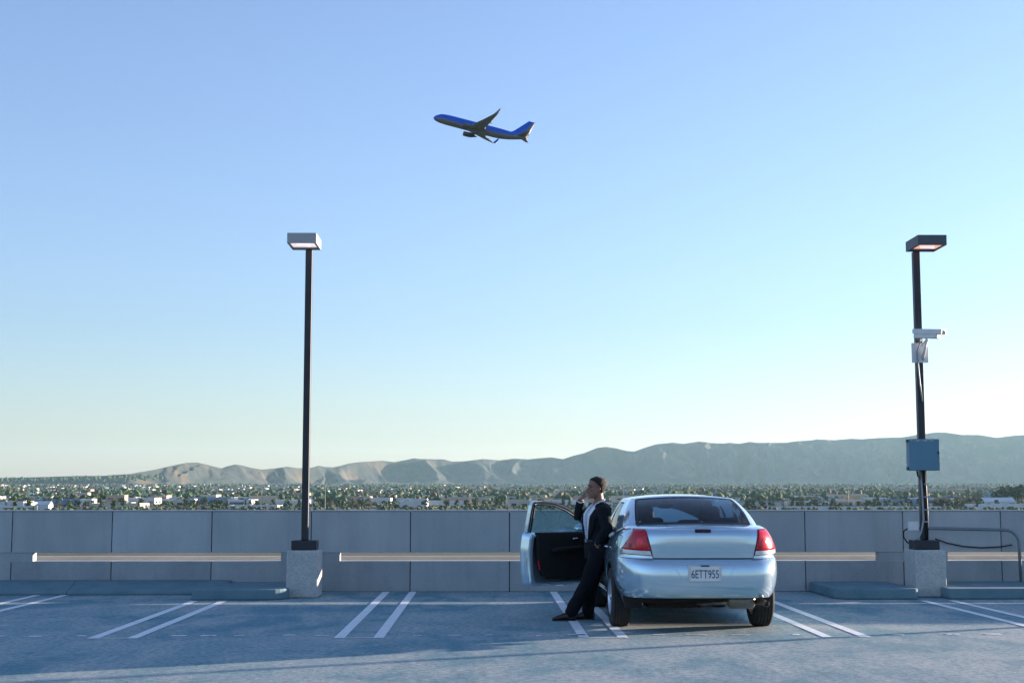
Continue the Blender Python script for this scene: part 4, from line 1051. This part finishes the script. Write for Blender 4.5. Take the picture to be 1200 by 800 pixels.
# outer skin + shut face rim (lower panel)
def pts_of(ol, w_off, k=1.0, c=(.55, .68)): return [D(lerp(c[0], u, k), wz(lerp(c[1], z, k)) + w_off, lerp(c[1], z, k)) for u, z in ol]
lower = LOW + [(0.02, 1.0), (0.0, .6)]
def dens(ol, n=3, close=True):
    out = []
    for i in range(len(ol) if close else len(ol) - 1):
        a, b = ol[i], ol[(i + 1) % len(ol)]
        for t in range(n): out.append((lerp(a[0], b[0], t / n), lerp(a[1], b[1], t / n)))
    if not close: out.append(ol[-1])
    return out
ld_ = dens(lower, 4)
rowsD = [pts_of(ld_, .03, k) for k in (.02, .3, .6, .85, .97)] + [pts_of(ld_, .024, 1.0), pts_of(ld_, .0, 1.0), pts_of(ld_, -.015, .985), pts_of(ld_, -.055, .975), pts_of(ld_, -.105, .945), pts_of(ld_, -.118, .90), pts_of(ld_, -.118, .84)]
door.grid(rowsD, False, True)
dpart = door.build("front_door", M_paint, car, smooth=True)
dm = dpart.modifiers.new("es", 'EDGE_SPLIT'); dm.split_angle = R(40)
# window frame as a flat bar
fr_c = dens([(1.075, 1.0)] + FRT[:-1], 4, False)
m = MB(); ins = []
for i, (u, z) in enumerate(fr_c):
    a = fr_c[max(i - 1, 0)]; b = fr_c[min(i + 1, len(fr_c) - 1)]; t = Vector((b[0] - a[0], b[1] - a[1])).normalized(); nn = Vector((-t.y, t.x))
    if nn.dot(Vector((.5 - u, 1.05 - z))) < 0: nn = -nn
    wd = .045 if i > 8 else .05; ins.append((u + nn.x * wd, z + nn.y * wd))
def FP(u, z, w_): return D(u, wz(z) + w_, z)
m.grid([[FP(u, z, .018) for u, z in fr_c], [FP(u, z, .018) for u, z in ins], [FP(u, z, -.05) for u, z in ins], [FP(u, z, -.055) for u, z in fr_c], [FP(u, z, .018) for u, z in fr_c]])
m.build("door_frame", M_paint, dpart)
ins2 = ins
m = MB(); m.tube([FP(u, z, -.053) for u, z in ins2], .011, 6); m.tube([FP(u, z, -.057) for u, z in [(lerp(a[0], b[0], .35), lerp(a[1], b[1], .35)) for a, b in zip(fr_c, ins2)]], .006, 5); m.build("door_seal", M_dark, dpart, smooth=True)
gl_ol = ins + [(0.06, 1.0)]
m = MB(); c = (.58, 1.08); m.grid([[FP(lerp(c[0], u, k), lerp(c[1], z, k), -.005) for u, z in gl_ol] for k in (.01, .5, 1.0)], False, True); m.build("door_window", M_glassD, dpart, smooth=True)
# inner trim panel
tri = [(0.05, .45), (.12, .43), (.60, .425), (.80, .43), (.875, .47), (.925, .57), (.955, .72), (.97, .90), (.98, 1.005), (.05, 1.005)]
m = MB(); td = dens(tri, 3); m.grid([[D(lerp(.55, u, k), wz(lerp(.72, z, k)) - w_, lerp(.72, z, k)) for u, z in td] for k, w_ in ((.02, .15), (.6, .15), (.93, .147), (1, .125), (1.0, .09))], False, True)
pan = m.build("trim_panel", M_cabin, dpart)
m = MB(); m.tube([D(.30, wz(.8) - .155, .80), D(.34, wz(.8) - .195, .81), D(.70, wz(.8) - .20, .795), D(.76, wz(.8) - .155, .78)], .028, 10); m.build("armrest", M_cabin, pan, smooth=True)
m = MB(); m.tube([D(.36, wz(.93) - .152, .925), D(.38, wz(.93) - .17, .925), D(.45, wz(.93) - .17, .92)], .010, 8); m.build("inner_handle", M_chrome, pan, smooth=True)
m = MB(); m.tube([D(.93, wz(.6) - .15, .545), D(.95, wz(.66) - .15, .66)], .016, 8); m.build("door_reflector", M_refl, dpart)
m = MB(); m.box(-.03, .03, -.012, .012, -.045, .045, Matrix.Translation(D(1.07, wz(.66) - .06, .645)) @ Matrix.Rotation(-al, 4, 'Z')); m.build("door_latch", M_dark, dpart)
# door mirror seen through the glass
mc = D(.10, .16, 1.03); mi = MB()
mi.ball(mc, .105, .07, .075, 10, Matrix.Rotation(-R(8), 4, 'Z')); mi.tube([D(.06, 0, 1.0), mc], .03, 8)
dmr = mi.build("side_mirror", M_paint, dpart, smooth=True)
mi = MB(); mi.ball(mc + Vector((0, -.035, 0)), .09, .042, .06, 10); mi.build("mirror_glass", M_chrome, dmr, smooth=True)
for za, zb_ in ((.5, .5), (.9, .9)):
    m = MB(); m.tube([D(.02, 0.0, za), D(-.05, -.03, zb_)], .02, 6); m.build("door_hinge", M_dark, dpart)
# ================================================================== airliner climbing to the left
def livery():
    m = mat("airliner_paint", (0.008, 0.06, 0.42), 0.35, coat=.3); t = m.node_tree; n = t.nodes; b = n["Principled BSDF"]
    tc = n.new("ShaderNodeTexCoord"); sp = n.new("ShaderNodeSeparateXYZ"); t.links.new(tc.outputs["Object"], sp.inputs[0])
    cv = n.new("ShaderNodeFloatCurve"); mr = n.new("ShaderNodeMapRange"); mr.inputs[1].default_value = -20.2; mr.inputs[2].default_value = 20
    t.links.new(sp.outputs[0], mr.inputs[0]); t.links.new(mr.outputs[0], cv.inputs[1])
    c = cv.mapping.curves[0]      # boundary height (0..1 = -3..7 m) along the fuselage
    pts = [(0.0, 1.0), (.03, .80), (.09, .47), (.15, .31), (.24, .225), (.4, .19), (.6, .185), (.8, .19), (.92, .195), (.965, .14), (1.0, .0)]
    c.points[0].location = pts[0]; c.points[1].location = pts[-1]
    for p in pts[1:-1]: c.points.new(*p)
    cv.mapping.update()
    z = n.new("ShaderNodeMapRange"); z.inputs[1].default_value = -3; z.inputs[2].default_value = 9; t.links.new(sp.outputs[2], z.inputs[0])
    d = n.new("ShaderNodeMath"); d.operation = 'SUBTRACT'; t.links.new(z.outputs[0], d.inputs[0]); t.links.new(cv.outputs[0], d.inputs[1])
    rp = n.new("ShaderNodeValToRGB"); rp.color_ramp.interpolation = 'CONSTANT'
    rp.color_ramp.elements[0].color = (.20, .195, .17, 1); rp.color_ramp.elements[1].position = .488; rp.color_ramp.elements[1].color = (.45, .24, .06, 1)
    e = rp.color_ramp.elements.new(.503); e.color = (.002, .10, .60, 1)
    ad = n.new("ShaderNodeMath"); ad.operation = 'ADD'; ad.inputs[1].default_value = .5; t.links.new(d.outputs[0], ad.inputs[0]); t.links.new(ad.outputs[0], rp.inputs[0])
    t.links.new(rp.outputs[0], b.inputs["Base Color"]); return m
M_liv = livery()
M_wing = mat("wing_metal", (.30, .29, .27), .5, .1, col2=(.24, .235, .22), nscale=.6)
M_nac = mat("nacelle_paint", (.10, .095, .085), .5, col2=(.14, .11, .07), nscale=1)
M_bluetip = mat("winglet_blue", (.008, .06, .42), .4)
rot = Matrix.Rotation(R(179.29), 4, 'Z') @ Matrix.Rotation(R(-14.9), 4, 'Y') @ Matrix.Rotation(R(5.45), 4, 'X')
jet = empty("airliner", (0, 0, 0)); jet.matrix_world = Matrix.Translation((-2.75, 563.2, 148.0)) @ rot
tag(jet, "blue and grey jet airliner with upturned winglets climbing in the clear sky", "airplane")
ST = [(19.75, .04, -.45), (19.5, .52, -.42), (18.95, .92, -.34), (18.0, 1.34, -.2), (16.9, 1.66, -.05), (15.5, 1.8, .03), (13.5, 1.9, .06), (4, 1.92, .06), (-6, 1.92, .06), (-9, 1.80, .16), (-12, 1.5, .38), (-14.5, 1.14, .62), (-17, .70, .86), (-18.6, .36, 1.02), (-19.0, .16, 1.05)]
m = MB(); m.loft([[Vector((x, 1.05 * r * math.cos(a), zc + r * 1.12 * math.sin(a))) for a in [2 * math.pi * k / 28 for k in range(28)]] for x, r, zc in ST])
m.build("fuselage", M_liv, jet, smooth=True)
m = MB(); m.ball((1.2, 0, -1.45), 5.2, 1.75, .95, 10); m.build("wing_fairing", M_wing, jet, smooth=True)
def foil(le, te, th, n=7):      # closed section between leading and trailing edge points
    up = []; dn = []
    for k in range(n + 1):
        t = k / n; p = Vector(le).lerp(Vector(te), t); h = th * (math.sin(math.pi * t ** .6)) * .5; up.append(p + Vector((0, 0, h))); dn.append(p - Vector((0, 0, h * .7)))
    return up + dn[-2:0:-1]
for s in (1, -1):
    def sec(y, xl, xt, z, th): return foil((xl, s * y, z), (xt, s * y, z), th)
    m = MB(); m.loft([sec(1.2, 6.4, -2.2, -1.25, 1.0), sec(5.2, 3.4, -2.1, -.75, .62), sec(11, -.6, -4.2, .1, .38), sec(16.4, -4.2, -6.0, 1.15, .2), sec(16.8, -4.6, -6.1, 1.35, .16)])
    w_ = m.build("wing", M_wing, jet, smooth=True)
    m = MB(); m.loft([foil((-4.5, s * 16.75, 1.3), (-6.1, s * 16.75, 1.3), .16), foil((-5.1, s * 17.05, 1.9), (-6.4, s * 17.05, 1.9), .12), foil((-6.4, s * 17.5, 3.9), (-7.0, s * 17.5, 3.9), .05)]); m.build("winglet", M_bluetip if s < 0 else M_wing, w_, smooth=True)
    m = MB()
    for y, x0, x1 in ((3.4, .2, -3.0), (7.2, -.6, -4.0), (10.4, -2.0, -5.0)): m.tube([(x0, s * y, -1.15 + .14 * (y - 3.4) * .9), (lerp(x0, x1, .5), s * y, -1.3 + .13 * (y - 3.4)), (x1, s * y, -1.05 + .13 * (y - 3.4))], [.08, .22, .05], 8)
    m.build("flap_fairing", M_wing, w_, smooth=True)
    m = MB(); m.lathe([(6.9, .80), (6.75, .95), (5.6, 1.04), (4.2, .96), (2.9, .72), (2.7, .55), (1.6, .30), (1.0, .02), (2.7, .50), (6.2, .72), (6.9, .80)], 'X', (0, s * 4.85, -2.05), 22)
    e = m.build("engine", M_nac, jet, smooth=True)
    m = MB(); m.prism([(6.0, -1.15), (2.6, -.75), (1.6, -1.0), (2.8, -1.7)], s * 4.85 - .12, s * 4.85 + .12, 'Y'); m.build("pylon", M_wing, e)
    m = MB(); m.loft([sec(.4, -14.6, -18.6, 1.05, .34), sec(7.1, -18.3, -19.9, 1.85, .12)]); m.build("stabilizer", M_wing, jet, smooth=True)
m = MB()
def fs(z, xl, xt, th):
    up = []; dn = []
    for k in range(8):
        t = k / 7; h = th * math.sin(math.pi * t ** .6) * .5; x = lerp(xl, xt, t); up.append(Vector((x, h, z))); dn.append(Vector((x, -h, z)))
    return up + dn[-2:0:-1]
m.loft([fs(.9, -9.4, -18.9, .5), fs(2.1, -11.9, -19.2, .44), fs(2.8, -13.1, -19.4, .4), fs(8.3, -17.9, -20.6, .2)]); m.build("tail_fin", M_liv, jet, smooth=True)
# ================================================================== the man leaning on the car
YM = 17.05
M_skin = mat("skin", (0.27, 0.14, 0.09), 0.5, col2=(0.22, 0.11, 0.07), nscale=14)
M_hair = mat("dark_hair", (0.009, 0.007, 0.006), 0.85, col2=(0.020, 0.013, 0.008), nscale=90, bump=.8, bscale=120)
M_suit = mat("black_suit", (0.005, 0.006, 0.009), 0.85, col2=(0.008, 0.009, 0.013), nscale=8, spec=.25)
M_suit2 = mat("black_trousers", (0.004, 0.005, 0.008), 0.88, col2=(0.007, 0.008, 0.011), nscale=8, spec=.2)
M_shirt = mat("white_shirt", (0.82, 0.83, 0.85), 0.8, col2=(0.66, 0.67, 0.71), nscale=9)
M_tie = mat("blue_tie", (0.30, 0.35, 0.46), 0.6, col2=(0.52, 0.56, 0.64), nscale=70, nlo=.48, nhi=.52)
M_shoe = mat("black_leather", (0.010, 0.009, 0.009), 0.28)
man = empty("person", (at_z(690, 722).x, YM, 0))
tag(man, "man in a black suit leaning on the car with one hand at his mouth", "person")
def Pm(px, py, dy=0.0): return at_y(px, py, YM + dy) - man.location
def finish(mb, name, mt, parent, voxel, smooth_it=4, keep=False):
    o = mb.build(name, mt, parent, smooth=True)
    q = o.modifiers.new("r", 'REMESH'); q.mode = 'VOXEL'; q.voxel_size = voxel; q.use_smooth_shade = True
    q = o.modifiers.new("s", 'SMOOTH'); q.factor = .5; q.iterations = smooth_it
    me = eval_mesh(o); drop(o); me.name = name
    me.materials.clear(); me.materials.append(mt)
    o = bpy.data.objects.new(name, me); COL.objects.link(o); o.parent = parent
    for p in me.polygons: p.use_smooth = True
    return o
# head frame
hc = Pm(697.5, 583.5, 0.0)             # chin level, on the neck axis
yaw = R(16)
hf = Vector((-math.cos(yaw), -math.sin(yaw), 0)); hs = Vector((math.sin(yaw), -math.cos(yaw), 0)); hu = Vector((0, 0, 1))
tilt = R(4); hf, hu = (hf * math.cos(tilt) + hu * math.sin(tilt)), (hu * math.cos(tilt) - hf * math.sin(tilt))
def H(f, s, z): return hc + hf * f + hs * s + hu * z
HEAD = [(-.005, .062, .010, .022), (.012, .080, -.020, .042), (.03, .083, -.048, .054), (.05, .086, -.062, .061), (.075, .085, -.075, .067), (.10, .084, -.088, .071), (.122, .080, -.098, .0735), (.135, .083, -.102, .075), (.155, .090, -.106, .0765), (.18, .089, -.107, .077), (.205, .080, -.101, .073), (.228, .058, -.083, .060), (.244, .028, -.052, .038), (.251, .0, -.02, .012)]
def head_ring(z, fr, bk, hw, off=0.0, n=32):
    c = (fr + bk) / 2; L = (fr - bk) / 2
    out = []
    for k in range(n):
        a = 2 * math.pi * k / n; ca, sa = math.cos(a), math.sin(a)
        e = .92 if ca > 0 else 1.0
        out.append(H(c + (L + off) * math.copysign(abs(ca) ** e, ca), (hw + off) * math.copysign(abs(sa) ** .95, sa), z))
    return out
b = MB()
b.loft([head_ring(*q) for q in HEAD])
b.capsule([H(-.035, 0, .06), H(-.05, 0, -.02), Pm(702.5, 591, 0)], [.055, .056, .066], 16)
b.capsule([H(.083, 0, .128), H(.098, 0, .105), H(.108, 0, .088)], [.009, .013, .015], 10); b.ball(H(.092, .013, .083), .010, n=6); b.ball(H(.092, -.013, .083), .010, n=6)   # nose
b.capsule([H(.088, -.020, .062), H(.096, 0, .063), H(.088, .020, .062)], [.006, .008, .006], 8); b.capsule([H(.086, -.018, .052), H(.094, 0, .051), H(.086, .018, .052)], [.007, .009, .007], 8)
b.ball(H(.074, 0, .008), .020, n=8)                                     # chin
for s in (-1, 1):
    b.capsule([H(.078, s * .014, .139), H(.080, s * .035, .143), H(.066, s * .055, .138)], [.008, .009, .007], 8)      # brow
    b.ball(H(.062, s * .045, .098), .020, n=8)                           # cheek
    b.capsule([H(-.010, s * .076, .086), H(-.020, s * .087, .112), H(-.012, s * .088, .138), H(.004, s * .080, .136)], [.010, .012, .012, .008], 8)   # ear
# slim body inside the clothes so that head, trunk, arms and legs are one figure
b.capsule([Pm(702, 593), Pm(699, 612), Pm(699, 630), Pm(700, 646)], [.095, .11, .10, .11], 16)
NS, NE, NW = Pm(706.5, 599, -.17), Pm(711.5, 619.5, -.25), Pm(700, 637, -.165)
FS, FE, FWr = Pm(694, 599, .17), Pm(676.5, 604, .15), Pm(680.5, 585, .04)
b.capsule([Pm(702, 597), NS, NE, NW], [.06, .05, .04, .03], 12); b.capsule([Pm(699, 597), FS, FE, FWr], [.06, .05, .04, .029], 12)
b.capsule([Pm(700, 646, -.07), Pm(686, 684, -.10), Pm(667.5, 714, -.10)], [.085, .055, .045], 12); b.capsule([Pm(700, 646, .07), Pm(692, 686, .08), Pm(690, 714, .08)], [.085, .055, .045], 12)
def hand(b, w_, d, nrm, curl, thumb_side):
    d = d.normalized(); nrm = (nrm - d * nrm.dot(d)).normalized(); sd = d.cross(nrm) * thumb_side
    for k in range(4):
        o = (k - 1.5) * .019; base = w_ + sd * (-o) + d * .085; ln = [.036, .040, .037, .029][k]
        b.capsule([w_ + d * .01 + sd * (-o * .6), base], [.016, .0125], 10)
        p = base; dd = d; pts = [p]; rs = [.0108]
        for j in range(3):
            a = curl[j] * (1 + .12 * k); dd = (dd * math.cos(a) + nrm * math.sin(a)).normalized(); p = p + dd * ln * (1 - .18 * j); pts.append(p); rs.append(.0098 - .0012 * j)
        b.capsule(pts, rs, 10)
    t0 = w_ + d * .022 + sd * .026
    b.capsule([w_ + d * .01 + sd * .01, t0, t0 + d * .035 + sd * .022 + nrm * .012, t0 + d * .065 + sd * .018 + nrm * .034], [.017, .0145, .0115, .0088], 10)
lip = H(.105, .004, .062)
hand(b, FWr, Pm(685.2, 576.5, .0) - FWr, hf * -1 + hs * .3, (.40, .60, .45), -1)
hand(b, NW, Pm(694.5, 648, -.07) - NW, Vector((.3, .8, -.2)), (.25, .3, .3), 1)
body_ = finish(b, "body", M_skin, man, .0055, 3)
# hair cap
m = MB(); HR = [q for q in HEAD if q[0] >= .03]
def hs_(z): return interp([(.0, -.06), (.06, -.06), (.10, -.045), (.135, -.035), (.15, -.002), (.17, .018), (.19, .040), (.205, .062), (.222, .10), (.26, .2)], z)
rows_ = []
for q in [(lerp(a[0], c[0], t), lerp(a[1], c[1], t), lerp(a[2], c[2], t), lerp(a[3], c[3], t)) for a, c in zip(HR, HR[1:]) for t in (0, .34, .67)] + [HR[-1]]:
    off = lerp(.004, .022, min(1, (q[0] - .03) / .12)) - (.010 if q[0] > .235 else 0)
    ring = head_ring(*q, off=off, n=48); ring = [p - hf * max(0, min(.021, ((p - hc).dot(hf) - .01) * .34)) for p in ring]; rows_.append([p + (p - H(-.01, 0, .13)).normalized() * (.006 * noise.noise(p * 45) + .004 * noise.noise(p * 110)) for p in ring])
fr_lim = []
base = len(m.v); m.grid(rows_, False, True)
keep_f = []
for f in m.f:
    c = sum((Vector(m.v[i]) for i in f), Vector()) / len(f); rel = c - hc
    keep_f.append(rel.dot(hf) < hs_(rel.dot(hu)))
m.f = [f for f, k in zip(m.f, keep_f) if k]; m.m = [0] * len(m.f)
k0 = len(m.v); m.v.append(tuple(H(-.018, 0, .257))); nn_ = len(rows_[0]); last = k0 - nn_
for k in range(nn_): m.f.append([last + k, last + (k + 1) % nn_, k0]); m.m.append(0)
hair = m.build("hair", M_hair, man, smooth=True, solid=.008)
for s in (-1, 1):
    m = MB(); m.ball(H(.074, s * .031, .122), .010, .012, .007, 6); m.build("eye", mat("eye", (.30, .28, .26), .2, col2=(.03, .02, .015), nscale=50, nlo=.4, nhi=.5), man, smooth=True)
    m = MB(); m.capsule([H(.089, s * .016, .143), H(.089, s * .034, .148), H(.076, s * .054, .142)], [.004, .005, .003], 6); m.build("eyebrow", M_hair, man, smooth=True)
# jacket
TY = R(30)                                            # the chest is turned a little towards the camera
TR = [(654, 699.5, .125, .185), (640, 699, .13, .185), (626, 699, .128, .18), (612, 699, .138, .195), (602, 700, .14, .205), (596, 702, .118, .195), (591.5, 703, .085, .135), (588.5, 703, .066, .08)]
def torso(py, ang, off=0.0):       # ang 0 = breast bone
    tab = TR[::-1]
    cx = sinterp([(q[0], q[1]) for q in tab], py); a = sinterp([(q[0], q[2]) for q in tab], py) + off; w_ = sinterp([(q[0], q[3]) for q in tab], py) + off
    fx, fy = a * math.cos(ang), w_ * math.sin(ang)
    d = Vector((-math.cos(TY), -math.sin(TY), 0)); s_ = Vector((math.sin(TY), -math.cos(TY), 0))
    return Pm(cx, py) + d * fx + s_ * fy
j = MB(); j.loft([[torso(py, a) for a in [2 * math.pi * k / 28 for k in range(28)]] for py in [654, 647, 640, 633, 626, 619, 612, 607, 602, 599, 596, 593.5, 591.5, 589]])
j.capsule([Pm(704, 597, -.09), NS + Vector((.0, 0, 0)), NE, NW + (NE - NW).normalized() * .035], [.085, .082, .066, .050], 16)
j.capsule([Pm(699, 597, .09), FS, FE, FWr + (FE - FWr).normalized() * .045], [.085, .078, .066, .050], 16)
j.capsule([torso(653, .25, -.02), torso(640, .2, -.01)], [.03, .03], 8)
jk = finish(j, "jacket", M_suit, man, .011, 4)
dt = bpy.data.textures.new("fold", 'CLOUDS'); dt.noise_scale = .09
q = jk.modifiers.new("folds", 'DISPLACE'); q.texture = dt; q.strength = .016; q.mid_level = .5
def chest(m, rows): m.grid([[torso(py, a, off) for a in lin(a0, a1, 8)] for py, a0, a1, off in rows])
m = MB(); chest(m, [(588, -.95, .95, .010), (591, -.70, .62, .012), (595, -.50, .48, .016), (602, -.38, .38, .016), (612, -.30, .32, .016), (622, -.22, .25, .016), (631, -.14, .16, .013)])
m.build("shirt", M_shirt, man, smooth=True)
m = MB(); m.grid([[Pm(702.3, 587.8) + Vector((.070 * math.cos(a), .070 * math.sin(a), z - .02 * math.cos(a + 2.7))) + hf * (.016 if z < 0 else .0) for a in lin(0, 2 * math.pi, 24)] for z in (-.045, .0, .020)]); m.build("collar", M_shirt, man, smooth=True, solid=.004)
m = MB(); chest(m, [(590.5, -.09, .09, .024), (592.5, -.12, .12, .030), (594, -.07, .07, .027), (603, -.085, .085, .024), (614, -.10, .10, .024), (625, -.09, .09, .022), (632, -.02, .02, .018)])
m.build("tie", M_tie, man, smooth=True, solid=.005)
for s in (-1, 1):
    m = MB(); m.grid([[torso(py, s * lerp(a0, a1, t), off - .004 * abs(t - .4)) for t in lin(0, 1, 6)] for py, a0, a1, off in ((588.5, .85, 1.5, .016), (592, .56, 1.30, .021), (597, .44, 1.10, .023), (604, .34, 1.0, .024), (608, .31, .72, .023), (618, .23, .62, .020), (631, .10, .28, .012))])
    m.build("lapel", M_suit, jk, smooth=True, solid=.006)
for w_, e, nm in ((NW, NE, "shirt_cuff"), (FWr, FE, "shirt_cuff")):
    d = (e - w_).normalized(); m = MB(); m.tube([w_ + d * .012, w_ + d * .055], .041, 16, caps=False); m.build(nm, M_shirt, man, smooth=True, solid=.004)
# trousers
t = MB()
t.loft([[Pm(cx, py) + Vector((-math.cos(TY) * a * math.cos(q) + math.sin(TY) * w_ * math.sin(q), -math.sin(TY) * a * math.cos(q) - math.cos(TY) * w_ * math.sin(q), 0)) for q in [2 * math.pi * k / 24 for k in range(24)]] for py, cx, a, w_ in ((632, 699, .105, .155), (642, 700, .115, .165), (652, 700.5, .118, .165), (659, 700, .10, .15))])
t.capsule([Pm(700.5, 650, -.085), Pm(694, 668, -.10), Pm(687, 685, -.105), Pm(677.5, 702, -.10), Pm(669.5, 716.5, -.10)], [.105, .096, .083, .080, .076], 16)
t.capsule([Pm(700.5, 650, .085), Pm(697, 668, .09), Pm(692.5, 686, .085), Pm(690, 702, .08), Pm(689, 716, .08)], [.105, .094, .080, .076, .075], 16)
tr_ = finish(t, "trousers", M_suit2, man, .011, 3)
q = tr_.modifiers.new("folds", 'DISPLACE'); q.texture = dt; q.strength = .02; q.mid_level = .5
m = MB(); m.grid([[torso(py, a, .004) for a in lin(-.5, .5, 10)] for py in (631.5, 635)]); m.build("belt", M_shoe, tr_, smooth=True, solid=.004)
m = MB(); m.box(-.012, .012, -.012, .004, -.016, .016, Matrix.Translation(torso(633.2, .0, .012)) @ Matrix.Rotation(R(-60), 4, 'Z')); m.build("belt_buckle", M_chrome, tr_)
# shoes
def shoe(px_toe, px_heel, dy, yaw_):
    a = Pm(px_heel, 720, dy); c = Pm(px_toe, 720, dy); a.z = c.z = 0; d = (c - a).normalized(); s_ = Vector((-d.y, d.x, 0)); L = (c - a).length
    secs = [(0, .028, .03, .075), (.03, .040, .006, .095), (.10, .040, .006, .105), (.17, .042, .006, .085), (.24, .046, .006, .060), (.275, .038, .008, .048), (.30, .015, .014, .034)]
    m = MB(); rows_ = []
    for x, w_, z0, z1 in secs:
        x *= L / .30; rows_.append([a + d * x + s_ * (w_ * math.copysign(abs(math.cos(q)) ** .7, math.cos(q))) + Vector((0, 0, lerp(z0, z1, .5) + (z1 - z0) * .5 * math.copysign(abs(math.sin(q)) ** .7, math.sin(q)))) for q in [2 * math.pi * k / 18 for k in range(18)]])
    m.loft(rows_); sh = m.build("shoe", M_shoe, man, smooth=True)
    m = MB(); ol = [(0, .03), (.05, .044), (.12, .042), (.2, .046), (.26, .044), (.30, .02)]
    o2 = [(x * L / .30, w_) for x, w_ in ol] + [(x * L / .30, -w_) for x, w_ in ol[::-1]]
    m.add([a + d * x + s_ * y + Vector((0, 0, z)) for z in (.001, .012) for x, y in o2], [tuple(range(12))[::-1], tuple(range(12, 24))] + [(i, (i + 1) % 12, 12 + (i + 1) % 12, 12 + i) for i in range(12)])
    m.build("sole", M_black, sh)
shoe(647, 675.5, -.10, 0); shoe(668.5, 697, .08, 0)
